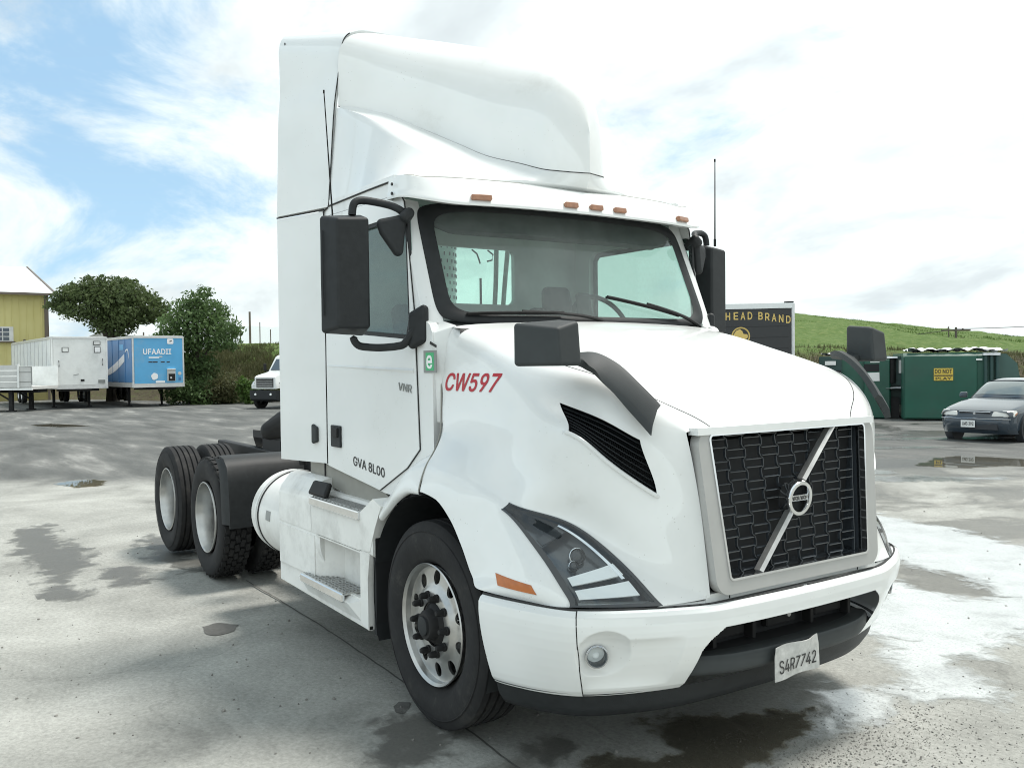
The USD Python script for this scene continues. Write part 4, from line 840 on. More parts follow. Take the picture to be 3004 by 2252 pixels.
# ---- mirrors
for s in (1, -1):
    f = (lambda m: tm(m)) if s == 1 else mir
    zt, zb = 2.60, 1.955
    H = rhull([(-.60, -1.462, zt-.04), (-.60, -1.462, zb+.03), (-.60, -1.26, zt-.02), (-.60, -1.26, zb+.02), (-.50, -1.425, zt-.06), (-.50, -1.425, zb+.05), (-.475, -1.29, zt-.05), (-.475, -1.29, zb+.05)], .022, 2)
    dm = obj('door_mirror', f(H), 'black_plastic', truck, smooth=40)
    obj('housing_seam', f(tube([(-.575, -1.482, zt-.10), (-.575, -1.484, 2.3), (-.575, -1.482, zb+.10)], .003, 6)), 'dark_void', dm)
    obj('mirror_glass', f(box((-.624, -1.36, 2.36), (.006, .22, .40), bev=.003)), 'chrome', dm); obj('mirror_glass', f(box((-.624, -1.36, 2.06), (.006, .22, .15), bev=.003)), 'chrome', dm)
    up = [(-.43, -1.055, 2.585), (-.44, -1.10, 2.62), (-.50, -1.16, 2.655), (-.545, -1.26, 2.672), (-.55, -1.31, 2.655), (-.55, -1.325, 2.59)]
    lw = [(-.30, -1.06, 2.02), (-.32, -1.10, 1.96), (-.36, -1.14, 1.895), (-.45, -1.22, 1.885), (-.53, -1.30, 1.895), (-.545, -1.33, 1.94), (-.545, -1.33, 2.02)]
    obj('mirror_arm', f(tube(up, .021, 10, smooth=5)), 'black_plastic', dm); obj('mirror_arm', f(tube(lw, .021, 10, smooth=5)), 'black_plastic', dm)
    obj('bracket', f(rhull([(-.40, -1.065, 2.60), (-.47, -1.065, 2.56), (-.40, -1.09, 2.58)], .03)), 'black_plastic', dm)
    obj('bracket', f(rhull([(-.26, -1.06, 2.08), (-.26, -1.06, 1.93), (-.33, -1.085, 2.05), (-.33, -1.09, 1.90)], .025)), 'black_plastic', dm)
    obj('spot_mirror', f(rhull([(-.43, -1.10, 2.56), (-.46, -1.18, 2.50), (-.43, -1.12, 2.40), (-.47, -1.19, 2.54)], .03, 2)), 'black_plastic', dm)
    # hood mirror: arm with a flat foot, then the housing
    foot = np.array([(1.165, -.765, 1.548), (1.085, -.80, 1.635), (.97, -.84, 1.735), (.88, -.88, 1.785), (.82, -.95, 1.79), (.83, -1.08, 1.79)])
    wd = np.array([(.012, -.03, -.055), (.012, -.03, -.05), (.02, -.035, -.042), (.045, -.03, -.03), (.07, -.005, -.008), (.07, -.0, 0)])
    fo, wo = spl(foot, np.linspace(0, 5, 31)), spl(wd, np.linspace(0, 5, 31))
    Pm = np.stack([fo-wo*.9, fo-wo*.5+[0, -.004, .012], fo+wo*.5+[0.004, -.01, .006], fo+wo*1.0], 1)
    hm = obj('hood_mirror', f(rhull([(.80, -1.19, 1.80), (.80, -1.19, 1.945), (.83, -1.0, 1.80), (.83, -1.0, 1.96), (.965, -1.10, 1.80), (.95, -1.10, 1.925), (.96, -1.01, 1.80), (.945, -1.01, 1.95)], .018, 2)), 'grey_plastic', truck, smooth=35)
    obj('mirror_arm', f(thick(Pm, -.030)), 'grey_plastic', hm, smooth=35)
    obj('mirror_glass', f(hullm([(.779, -1.18, 1.81), (.779, -1.18, 1.94), (.81, -1.0, 1.81), (.81, -1.0, 1.95), (.783, -1.18, 1.81), (.814, -1.0, 1.95)])), 'chrome', hm)

# ---- wipers
for a, b, c in ((.13, -.52, -.92), (.09, .30, .82)):
    if a == .13: blade = [ws(.035, -.88)+[.02, 0, .01], ws(.045, -.6)+[.02, 0, .012], ws(.05, -.28)+[.02, 0, .012]]; arm = [ws(-.02, .02)+[.03, 0, 0], ws(.02, -.12)+[.035, 0, .015], ws(.065, -.55)+[.03, 0, .012]]
    else: blade = [ws(.21, .08)+[.02, 0, .01], ws(.14, .38)+[.022, 0, .012], ws(.06, .70)+[.02, 0, .012]]; arm = [ws(-.02, .90)+[.03, 0, 0], ws(.05, .70)+[.04, 0, .02], ws(.15, .40)+[.035, 0, .02]]
    wp = obj('wiper', [tube(blade, .008, 6, smooth=6), tube(np.array(blade)+[.012, 0, .006], .006, 6, smooth=6)], 'frame_black', truck)
    obj('wiper_arm', tube(arm, [.014, .010, .007], 6, smooth=6), 'frame_black', wp)

# ---- wheels
def tyre_mesh(w=.285, R=.51, style='rib'):
    h = w/2
    if style == 'rib':
        pr = [(.292, -h*.60), (.30, -h*.72), (.33, -h*.90), (.40, -h), (.445, -h*.985), (.475, -h*.93), (.496, -h*.86), (R-.004, -h*.80)]
        x0 = -h*.78
        gs = np.linspace(-h*.52, h*.52, 4)
        for g in gs: pr += [(R, g-.008), (R-.016, g-.0055), (R-.016, g+.0055), (R, g+.008)]
        pr += [(R-.004, h*.80), (.496, h*.86), (.475, h*.93), (.445, h*.985), (.40, h), (.33, h*.90), (.30, h*.72), (.292, h*.60)]
        m = lathe(pr, 72, (0, 0, 0), (0, 1, 0))
        # moulded sidewall rings
        rings = [lathe([(r_, -h*q-.0015), (r_+.004, -h*q-.004), (r_+.008, -h*q-.0015)], 72, (0, 0, 0), (0, 1, 0)) for r_, q in ((.455, .962),)]
        return cat([m]+rings)
    R2 = R-.014
    pr = [(.292, -h*.60), (.30, -h*.72), (.33, -h*.90), (.40, -h), (.445, -h*.985), (.475, -h*.93), (.490, -h*.86), (R2, -h*.78), (R2, h*.78), (.490, h*.86), (.475, h*.93), (.445, h*.985), (.40, h), (.33, h*.90), (.30, h*.72), (.292, h*.60)]
    ms = [lathe(pr, 64, (0, 0, 0), (0, 1, 0))]
    n = 38
    for r_ in range(5):
        yc = (-2+r_)*h*.335
        for k in range(n):
            a = 2*np.pi*(k+.5*(r_ % 2))/n; b = box((0, 0, 0), (2*np.pi*R/n*.74, h*.27, .020), rz=12*(-1)**r_)
            b.apply_translation((0, 0, R-.009)); b.apply_transform(trimesh.transformations.rotation_matrix(a, [0, 1, 0])); b.apply_translation((0, yc, 0)); ms.append(b)
    return cat(ms)
def disc_mesh(prof_out, holes_r, hole_size, n=10, back=.012):
    """wheel disc as a revolved solid with real hand holes; axis y, outer side -y"""
    pg = Polygon([(r_, -y) for r_, y in prof_out]+[(r_, -(y+back)) for r_, y in reversed(prof_out)])
    from shapely.geometry.polygon import orient
    cs = m3.CrossSection([list(orient(pg, 1.0).exterior.coords)[:-1]])
    s = cs.revolve(96)             # around z; profile y -> z
    for k in range(n):
        a = 2*np.pi*(k+.5)/n
        c = m3.CrossSection.circle(1.0, 24).scale(hole_size)
        hcut = m3.Manifold.extrude(c, .6).translate((holes_r, 0, -.3)).rotate((0, 0, math.degrees(a))); s = s-hcut
    v, f, _ = meshkit.arrays(s); m = trimesh.Trimesh(v, f, process=False)
    m.apply_transform(trimesh.transformations.rotation_matrix(math.pi/2, [1, 0, 0]))  # z -> -y
    return m
TY_R, TY_L = tyre_mesh(.285, .51, 'rib'), tyre_mesh(.262, .51, 'lug')
disc = disc_mesh([(.112, -.118), (.150, -.121), (.168, -.116), (.186, -.102), (.205, -.096), (.250, -.090), (.274, -.088), (.286, -.094)], .230, (.036, .031))
barrel = lathe([(.283, .12), (.270, .08), (.265, 0), (.272, -.07), (.283, -.09), (.286, -.122), (.298, -.136), (.302, -.130), (.296, -.118)], 72, (0, 0, 0), (0, 1, 0))
barrel2 = lathe([(.302, -.118), (.300, -.128), (.294, -.130), (.288, -.120), (.283, -.085), (.272, -.06), (.262, .02), (.255, .10), (.20, .115), (.18, .10), (.12, .10)], 72, (0, 0, 0), (0, 1, 0))
rimring = lathe([(.300, -.137), (.304, -.131), (.297, -.127)], 64, (0, 0, 0), (0, 1, 0))
def front_wheel(x, s):
    w = thing('front_wheel', loc=(x, -1.055*s, .51), rz=0 if s == 1 else 180, parent=truck)
    obj('tyre', TY_R, 'rubber', w, smooth=35); rm = obj('rim', [disc, barrel], 'alloy', w, smooth=35)
    obj('hub', [lathe([(.108, .02), (.104, -.11), (.080, -.130), (.074, -.158), (.064, -.170), (0, -.173)], 40, (0, 0, 0), (0, 1, 0))], 'frame_black', w, smooth=35)
    obj('hub_cap', lathe([(.048, -.168), (.046, -.181), (.03, -.185), (0, -.185)], 32, (0, 0, 0), (0, 1, 0)), 'black_plastic', w)
    for k in range(10):
        a = 2*np.pi*k/10; c = (.143*math.cos(a), -.118, .143*math.sin(a))
        obj('lug_nut', lathe([(.022, 0), (.022, -.010), (.0175, -.012), (.0165, -.036), (.011, -.050), (0, -.052)], 12, c, (0, 1, 0)), 'frame_black', w)
    obj('valve_stem', tube([(.2, -.05, .06), (.215, -.075, .065), (.21, -.10, .063)], .004), 'chrome', w)
for s in (1, -1): front_wheel(0, s)
def drive_wheel(x, s, ty):
    w = thing('drive_wheel', loc=(x, -1.07*s, .51), rz=0 if s == 1 else 180, parent=truck)
    obj('tyre', ty, 'rubber', w, smooth=35); obj('rim', barrel2, 'alloy', w, smooth=35)
    obj('tyre', cat([ty.copy().apply_translation((0, .335, 0))]), 'rubber', w, smooth=35)
    obj('hub', lathe([(.19, .14), (.17, .06), (.13, .05), (.12, .0), (0, -.02)], 32, (0, 0, 0), (0, 1, 0)), 'frame_black', w)
    for k in range(10):
        a = 2*np.pi*k/10; obj('lug_nut', lathe([(.02, 0), (.018, -.03), (0, -.035)], 8, (.16*math.cos(a), .10, .16*math.sin(a)), (0, 1, 0)), 'steel', w)
    obj('valve_stem', tube([(.262, .0, .01), (.25, -.04, .01)], .005), 'frame_black', w)
for s in (1, -1):
    drive_wheel(-3.946, s, TY_L); drive_wheel(-5.266, s, TY_R)
# ---- chassis
for s in (1, -1):
    obj('frame_rail', box((-2.55, .43*s, .86), (7.0, .09, .27), bev=.008), 'frame_black', truck)
    qp = np.array([[(x_-.015*np.sin((y-.55)/.62*3), -s*y, z) for x_, z in ((-3.62, 1.06), (-3.50, 1.045), (-3.41, .98), (-3.375, .85), (-3.355, .68), (-3.345, .49))] for y in (.52, .7, .9, 1.1, 1.165)])
    obj('quarter_fender', [thick(spl(qp, np.linspace(0, 4, 9)), .014*s), thick(np.array([[(x_-.11*k/3, -s*(1.165+.035*np.sin(k/3*1.5)), z) for x_, z in ((-3.50, 1.04), (-3.41, .97), (-3.375, .85), (-3.355, .68), (-3.345, .52))] for k in range(4)]), .012*s)], 'black_plastic', truck, smooth=40)
    obj('tail_lamp', box((-6.05, -s*.5, .85), (.04, .15, .12), bev=.01), 'red_decal', truck)
for x in (-3.946, -5.266, 0): obj('axle', [cyl((x, -.9, .51), (x, .9, .51), .07), trimesh.creation.icosphere(2, .22).apply_translation((x, 0, .5))] if x else [cyl((x, -.9, .45), (x, .9, .45), .06)], 'frame_black', truck)
fw = obj('fifth_wheel', [prism(Polygon([(-.48, -.45), (.45, -.45), (.48, 0), (.45, .45), (-.48, .45), (-.75, .33), (-.60, .06), (-.2, .06), (-.2, -.06), (-.60, -.06), (-.75, -.33)]), .07, lambda u, v, w: np.stack([-4.45+u, v, 1.11+w+.08*np.clip((u+.5)/1., -1, 1)*0-np.clip(-.45-u, 0, 1)*.5], 1)), box((-4.4, 0, 1.03), (.5, .9, .16))], 'frame_black', truck)
obj('deck_plate', [box((-2.7, 0, 1.01), (1.1, .82, .03)), box((-3.1, -.2, 1.10), (.35, .3, .18), bev=.03)], 'frame_black', truck)
obj('air_lines', [tube([(-1.72, .25, 1.5), (-2.2, .2, 1.35), (-2.8, .1, 1.12), (-3.4, 0, 1.10), (-3.9, -.1, 1.16)], .022, 8, smooth=6), tube([(-1.72, .3, 1.5), (-2.2, .28, 1.4), (-2.9, .2, 1.15), (-3.6, .1, 1.14)], .02, 8, smooth=6)], 'black_plastic', truck)
gb = obj('air_canister', [rhull([(-3.10, -.80, 1.36), (-3.02, -.70, 1.30), (-3.13, -.90, 1.28), (-3.0, -.72, 1.40)], .075, 2), cyl((-3.05, -.66, 1.0), (-3.05, -.70, 1.3), .03), cyl((-3.06, -.80, 1.42), (-3.06, -.80, 1.50), .02)], 'frame_black', truck)
# exhaust stack with a perforated guard, seen through the rear window
st_ = obj('exhaust_stack', [cyl((-1.95, -.06, 1.1), (-1.95, -.06, 2.9), .09)], 'steel', truck)
Pp = lathe([(.17, 1.5), (.17, 2.9)], 40, (-1.95, -.06, 0), (0, 0, 1)); obj('guard', Pp, 'perforated', st_)
hs = []
for k in range(26):
    for a in np.linspace(0, 2*np.pi, 23)[:-1]:
        a2 = a+(k % 2)*.143; c = np.array([-1.95+.171*math.cos(a2), -.06+.171*math.sin(a2), 1.55+k*.052]); hs.append(box(c, (.008, .008, .024), rz=math.degrees(a2)))
tag(obj('perforation', cat(hs), 'dark_void', st_, smooth=False), kind='stuff')
obj('air_hose', [tube([(-1.75, .37, 2.75), (-1.78, .38, 2.4), (-1.80, .365, 2.1), (-1.9, .1, 1.6)], .018, 8, smooth=5), tube([(-1.75, .48, 2.72), (-1.77, .455, 2.4), (-1.8, .44, 2.1), (-1.9, .16, 1.6)], .018, 8, smooth=5)], 'sill_grey', truck)
obj('hose_pole', tube([(-1.85, .29, 1.2), (-1.85, .29, 2.43)], .009), 'frame_black', truck)
# ---- fuel tank and step fairing on both sides
for s in (1, -1):
    f = (lambda m: tm(m)) if s == 1 else mir
    tk = obj('fuel_tank', f(lathe([(0, -.02), (.20, -.012), (.28, .0), (.305, .018), (.31, .04), (.31, 1.3), (.30, 1.33), (0, 1.33)], 64, (-2.75, -.885, .70), (1, 0, 0))), 'white_dull', truck, smooth=40)
    for x in (-2.63, -2.575): obj('tank_strap', f(lathe([(.311, 0), (.3165, .002), (.3165, .018), (.311, .02)], 64, (x, -.885, .70), (1, 0, 0))), 'white_paint' if x < -2.6 else 'seam', tk)
    obj('tank_label', f(thick(np.array([[(-2.40+a, -.885-.3115*math.cos(b), .70+.3115*math.sin(b)) for a in (0, .05, .09)] for b in (.0, .1, .22)]), .001)), 'grey_decal', tk)
    yo = -1.19
    A = Polygon([(-1.0, 1.06), (-1.06, 1.075), (-1.11, 1.06), (-1.175, .98), (-1.195, .93), (-1.195, .745), (-1.175, .73), (-1.0, .73)])
    B_ = Polygon([(-1.0, 1.0), (-1.075, .99), (-1.09, .955), (-1.185, .945), (-1.195, .93), (-1.195, .745), (-1.175, .73), (-1.0, .73)])
    ex = lambda x0: (lambda u, v, w: np.stack([x0+w, u, v], 1))
    sf = obj('step_fairing', f(cat([prism(A, .58, ex(-2.12)), prism(B_, .90, ex(-1.535))])), 'step_white', truck, smooth=30)
    obj('front_cheek', f(cat([prism(Polygon([(-.80, .96), (-.62, 1.06), (-.52, 1.03), (-.60, .90), (-.67, .76), (-.80, .745)]), .10, xz(-1.198)), prism(Polygon([(-.80, .75), (-.67, .75), (-.70, .60), (-.70, .315), (-.80, .34)]), .10, xz(-1.198))])), 'step_white', sf)
    # lower skirt with a recess for the foot step
    low_ = Polygon([(-2.12, .735), (-2.12, .335), (-1.5, .325), (-.70, .312), (-.70, .335), (-.80, .345), (-.80, .735)])
    rec_ = Polygon([(-1.46, .735), (-1.46, .47), (-.80, .47), (-.80, .735)])
    obj('skirt', f(prism(low_.difference(rec_), .02, xz(-1.19))), 'step_white', sf, smooth=False)
    obj('skirt_panel', f(prism(Polygon([(-2.11, .725), (-2.11, .46), (-1.48, .47), (-1.48, .725)]), .012, xz(-1.198))), 'step_white', sf, smooth=False)
    obj('foot_recess', f(cat([box((-1.13, -1.06, .60), (.70, .01, .30)), hullm([(-1.46, -1.19, .735), (-1.46, -1.19, .47), (-1.32, -1.065, .735), (-1.32, -1.065, .47), (-1.46, -1.065, .6)]), box((-1.13, -1.13, .735), (.66, .13, .008))])), 'step_white', sf, smooth=False)
    st2 = obj('step_box', f(hullm([(-1.66, -1.235, .45), (-1.62, -1.19, .35), (-.98, -1.235, .43), (-.98, -1.19, .34), (-1.66, -1.06, .46), (-.80, -1.06, .46), (-.80, -1.19, .46), (-.80, -1.19, .34), (-.90, -1.235, .43), (-1.62, -1.06, .33), (-.80, -1.06, .33), (-1.69, -1.19, .46)])), 'step_white', sf, smooth=20)
    for pn, x0, x1, z, ya, yb_ in (('upper_step', -1.52, -.80, .962, -1.08, -1.20), ('lower_step', -1.60, -.95, .468, -1.085, -1.235)):
        pl = obj(pn, f(box(((x0+x1)/2, (ya+yb_)/2, z), (x1-x0, abs(yb_-ya), .012), bev=.003)), 'tread_metal', sf)
        br = [box(((x0+x1)/2, yy_, z+.009), (x1-x0-.02, .006, .007)) for yy_ in np.linspace(ya-.015, yb_+.02, 6)]+[box((xx_, (ya+yb_)/2, z+.0085), (.007, abs(yb_-ya)-.02, .005)) for xx_ in np.linspace(x0+.04, x1-.04, 12)]
        obj('tread_bar', f(cat(br)), 'steel', pl); obj('nosing', f(box(((x0+x1)/2, yb_-.004, z-.018), (x1-x0+.01, .022, .050), bev=.006)), 'chrome', pl)
    obj('grab_recess', f(rhull([(-1.60, -1.165, .985), (-1.36, -1.165, .99), (-1.60, -1.135, 1.04), (-1.38, -1.135, 1.045)], .018)), 'frame_black', sf)

# ================================================================== the surroundings
# ---- hill and banks round the yard
pxs = np.array([-900, 0, 250, 450, 600, 690, 815, 1100, 1600, 2000, 2330, 2500, 2700, 2850, 3004, 3600])
ridge_z = np.array([.3, .3, .4, 1.4, 2.9, 3.15, 3.2, 3.6, 4.4, 5.2, 5.75, 5.15, 4.45, 3.95, 3.45, 3.0])
ridge_d = np.array([75, 72, 70, 66, 64, 62, 62, 64, 72, 80, 82, 82, 82, 82, 82, 82])
toe_d = np.array([66, 64, 62, 57, 54, 53, 53, 50, 45, 42, 40, 40, 40, 40, 40, 40])
bank_z = np.array([.0, .0, .2, .8, 1.5, 2.0, 2.0, 2.0, 2.0, 2.0, 2.15, 2.1, 2.0, 1.9, 1.8, 1.7])
tanA = (pxs-1502)/2668
def hill_z(ta, d):
    rz_, rd, td, bz = [np.interp(ta, tanA, a) for a in (ridge_z, ridge_d, toe_d, bank_z)]
    g = -.0073*(d-6)
    t1 = np.clip((d-td)/5.5, 0, 1); t1 = t1*t1*(3-2*t1); t2 = np.clip((d-td-4.5)/(rd-td-4.5), 0, 1); t2 = 1-(1-t2)**1.5
    g0 = -.0073*(td-6)
    h = g0+(bz-g0)*t1+(rz_-bz)*t2
    return np.where(d < td, g-.35, h-np.clip(d-rd, 0, 400)*.012)
ta = np.concatenate([np.linspace(-.95, -.5, 20), np.linspace(-.49, .66, 230), np.linspace(.68, 1.0, 14)])
dd_ = np.concatenate([np.linspace(38, 92, 110), np.geomspace(94, 420, 24)])
TA, DD = np.meshgrid(ta, dd_)
P = CAM[:2]+FH*DD[..., None]+RH*(TA*DD)[..., None]
Zh = hill_z(TA, DD); nz = (meshkit.fbm(np.dstack([P[..., 0]*.35, P[..., 1]*.35, 0*DD]), 4, 5)-.5)*.55+(meshkit.fbm(np.dstack([P[..., 0]*1.6, P[..., 1]*1.6, 0*DD]), 3, 6)-.5)*.22
Zh = Zh+nz*np.clip((DD-np.interp(TA, tanA, toe_d))/3, 0, 1)
nodes = {'geo': ('geometry', {}), 's': ('separate_xyz', {}), 'n': ('noise_texture', {'scale': .45, 'detail': 8, 'roughness': .65}), 'na': ('math', {'math_type': 'multiply_add', 'value2': 1.5, 'value3': -.75}),
         'a': ('math', {'math_type': 'add'}), 'e': ('map_range', {'range_type': 'smoothstep', 'from_min': 1.75, 'from_max': 2.25, 'clamp': True}),
         'n2': ('noise_texture', {'scale': 2.6, 'detail': 8, 'roughness': .7}), 'g': ('rgb_ramp', {'ramp': [(.3, (.055, .095, .022)), (.5, (.080, .128, .034)), (.72, (.150, .180, .070))]}),
         'b': ('rgb_ramp', {'ramp': [(.3, (.040, .036, .022)), (.5, (.082, .070, .046)), (.62, (.070, .085, .030)), (.8, (.15, .125, .085))]}), 'm': ('mix_color', {}),
         'bp': ('bump', {'strength': .9, 'distance': .15}), 'p': ('principled_bsdf', {'roughness': .9, 'specular_ior_level': .15})}
M['hill'] = usdkit.material(stage, '/World/Looks/hill', nodes, [('geo.position', 's.vector'), ('geo.position', 'n.vector'), ('n.fac', 'na.value1'), ('s.z', 'a.value1'), ('na.value', 'a.value2'), ('a.value', 'e.value'), ('geo.position', 'n2.vector'),
    ('n2.fac', 'g.fac'), ('n2.fac', 'b.fac'), ('b.color', 'm.a'), ('g.color', 'm.b'), ('e.result', 'm.fac'), ('m.result', 'p.base_color'), ('n2.fac', 'bp.height'), ('bp.normal', 'p.normal')], surface='p.BSDF')
o = obj('grass_hill', grid(np.dstack([P, Zh]), flip=True), 'hill', smooth=True); tag(o, 'green grass hill above a brown weedy bank at the end of the yard', 'hill', kind='structure')
nodes = {'p': ('principled_bsdf', {'base_color': (.10, .12, .06), 'roughness': .9})}
far = [[yard(l, d)*[1, 1, 0]+[0, 0, -.0073*(d-6)-.9] for l in np.linspace(-2500, 2500, 12)] for d in (-30, 20, 40, 60, 100, 400, 1500, 3000)]
o = obj('far_ground', grid(np.array(far), flip=True), 'hill', smooth=False); tag(o, 'far flat ground beyond the yard', 'ground', kind='structure')

def leafmat(name, c0, c1, tr=.35):
    nodes = {'geo': ('geometry', {}), 'r': ('rgb_ramp', {'ramp': [(0, c0), (1, c1)]}), 'n': ('noise_texture', {'scale': .8, 'detail': 4}), 'a': ('math', {'math_type': 'multiply_add', 'value2': .5, 'value3': -.0}), 'ad': ('math', {'math_type': 'multiply_add', 'value2': .5}),
             'd': ('principled_bsdf', {'roughness': .55, 'specular_ior_level': .3}), 't': ('translucent_bsdf', {}), 'm': ('mix_closure', {'fac': tr})}
    M[name] = usdkit.material(stage, f'/World/Looks/{name}', nodes, [('geo.position', 'n.vector'), ('geo.random_per_island', 'ad.value1'), ('n.fac', 'a.value1'), ('a.value', 'ad.value3'), ('ad.value', 'r.fac'), ('r.color', 'd.base_color'), ('r.color', 't.color'), ('d.BSDF', 'm.closure1'), ('t.BSDF', 'm.closure2')], surface='m.closure')
leafmat('leaf_dark', (.046, .072, .028), (.175, .225, .080))
leafmat('leaf_mid', (.055, .100, .036), (.185, .275, .095))
leafmat('leaf_fresh', (.05, .10, .02), (.14, .22, .05))
leafmat('weed', (.06, .070, .028), (.20, .185, .09))
leafmat('grass', (.06, .11, .02), (.15, .22, .06))
pbr('bark', (.06, .05, .04), .9, var=.3, vscale=4)
def leaves(C, N, size, flat=.5):
    """leaf-shaped faces at C (n, 3) whose normals lean to N"""
    n = len(C); nn = N*flat+rng.standard_normal((n, 3))*.55; nn /= np.linalg.norm(nn, axis=1, keepdims=True)
    a = np.cross(nn, rng.standard_normal((n, 3))); a /= np.linalg.norm(a, axis=1, keepdims=True); b = np.cross(nn, a)
    s = size*rng.uniform(.55, 1.35, (n, 1)); w = s*rng.uniform(.35, .6, (n, 1))
    v = np.stack([C-a*s, C+b*w, C+a*s, C-b*w], 1)+nn[:, None]*0
    v[:, 1] += nn*s*.15; v[:, 3] += nn*s*.15
    k = np.arange(n)*4; return trimesh.Trimesh(v.reshape(-1, 3), np.vstack([np.stack([k, k+1, k+2], 1), np.stack([k, k+2, k+3], 1)]), process=False)
def crown(blobs, n, size, hollow=.35):
    cs = []; ns = []; w = np.array([b[3]*b[4]*b[5] for b in blobs])**.67; cnt = (n*w/w.sum()).astype(int)
    for (x, y, z, rx, ry, rz_), c in zip(blobs, cnt):
        d = rng.standard_normal((c, 3)); d /= np.linalg.norm(d, axis=1, keepdims=True); r_ = rng.uniform(hollow, 1.0, (c, 1))+.12*np.abs(rng.standard_normal((c, 1)))
        lump = .78+.44*meshkit.fbm(d*2.3+[x, y, z], 3, 2)[:, None]
        cs.append(d*r_*lump*[rx, ry, rz_]+[x, y, z]); ns.append(d)
    return leaves(np.vstack(cs), np.vstack(ns), size)
def tree(label, loc, blobs, limbs, n, size, mat, catg='tree', name='tree', group=None):
    t = thing(name, label, catg, loc, group=group)
    if limbs: obj('trunk', cat([tube(p, r_, 8, smooth=4) for p, r_ in limbs]), 'bark', t)
    obj('crown', crown(blobs, n, size), mat, t, smooth=False)
    return t
def lobes(cx, cz, rx, rz_, k, r0_, flat=.6, seed=0):
    g = np.random.default_rng(seed); out = []
    for i in range(k):
        a = g.uniform(0, 2*np.pi); q = math.sqrt(g.uniform(.1, 1)); s = r0_*g.uniform(.65, 1.2)
        dx, dy = math.cos(a)*q*rx, math.sin(a)*q*rx*.8
        out.append((cx*RH[0]+dx*RH[0]+dy*FH[0], cx*RH[1]+dx*RH[1]+dy*FH[1], cz+g.uniform(-1, 1)*rz_*(1-q*.6), s, s, s*flat))
    return out
def vl(lat, z, dep=0): return (RH[0]*lat+FH[0]*dep, RH[1]*lat+FH[1]*dep, z)
# wide flat-topped tree on several leaning stems
b = []
for lat, z, s, h in ((-3.5, 6.15, .75, .45), (-3.0, 6.5, .95, .62), (-2.2, 6.8, 1.2, .8), (-1.3, 6.9, 1.3, .95), (-.4, 6.95, 1.35, 1.0), (.5, 7.0, 1.35, .95), (1.4, 6.8, 1.3, .95), (2.2, 6.3, 1.2, .85), (3.0, 5.8, 1.0, .7), (3.55, 5.35, .65, .4), (-2.6, 5.95, .9, .5), (-1.6, 5.7, 1.2, .7), (-.6, 5.4, 1.2, .8), (.5, 5.4, 1.2, .85), (1.5, 5.5, 1.2, .8), (2.4, 5.3, .9, .55), (-.3, 4.7, .9, .5), (.5, 4.5, .8, .6), (1.1, 4.9, .8, .5), (0, 6.2, 1.8, 1.0), (-2.7, 7.15, .5, .45), (-1.0, 7.65, .5, .35), (1.2, 7.55, .5, .35), (.1, 7.75, .4, .3)):
    for dep in (-.6, .6): b.append((*vl(lat+rng.uniform(-.2, .2), z, dep+rng.uniform(-.4, .4)), s*.82, s*.82, h*.82))
limbs = [([vl(0, 0), vl(.05, 2), vl(-.1, 4.0), vl(-1.2, 5.4), vl(-2.4, 6.3)], [.30, .26, .22, .14, .06]), ([vl(.3, 0), vl(.3, 2.4), vl(.5, 4.2), vl(1.2, 5.4), vl(2.5, 6.0)], [.26, .22, .18, .13, .05]), ([vl(.15, 0), vl(.2, 3), vl(.15, 5), vl(.3, 6.5)], [.25, .22, .17, .06]),
         ([vl(-.1, 3.8), vl(-.5, 5.2), vl(-.6, 6.6)], [.15, .11, .05]), ([vl(.5, 4.0), vl(1.0, 4.8), vl(2.6, 5.2)], [.14, .09, .04])]
p = yard((325-1502)/2668*58, 58); tree('wide flat-topped dark green tree behind the white trailer', p, b, limbs, 15000, .125, 'leaf_dark')
b = []
for lat, z, s, h in ((.1, 5.8, .9, .7), (-.7, 5.3, 1.0, .8), (.9, 5.2, 1.1, .8), (-1.4, 4.4, 1.0, .8), (0, 4.6, 1.4, 1.0), (1.5, 4.3, 1.2, .9), (-1.9, 3.6, .8, .6), (-.8, 3.5, 1.2, .9), (.6, 3.5, 1.3, .9), (1.8, 3.5, .9, .7), (-.6, 2.4, 1.2, .9), (.5, 2.2, .9, .7), (.1, 1.2, .8, .7), (2.2, 4.1, .5, .4), (.6, 6.3, .45, .35), (-1.6, 2.9, .6, .5)):
    for dep in (-.6, .5): b.append((*vl(lat+rng.uniform(-.15, .15), z, dep+rng.uniform(-.3, .3)), s*.80, s*.80, h*.80))
limbs = [([vl(.1, 0), vl(.05, 2), vl(.1, 4.2), vl(.2, 5.8)], [.16, .14, .10, .03]), ([vl(.05, 2), vl(-.8, 3.4), vl(-1.4, 4.4)], [.09, .06, .02]), ([vl(.1, 2.2), vl(.8, 3.2), vl(1.5, 4.4)], [.09, .06, .02])]
p = yard((578-1502)/2668*51.5, 51.5); tree('upright green tree with long pale leaves right of the blue trailer', p, b, limbs, 9500, .12, 'leaf_mid')
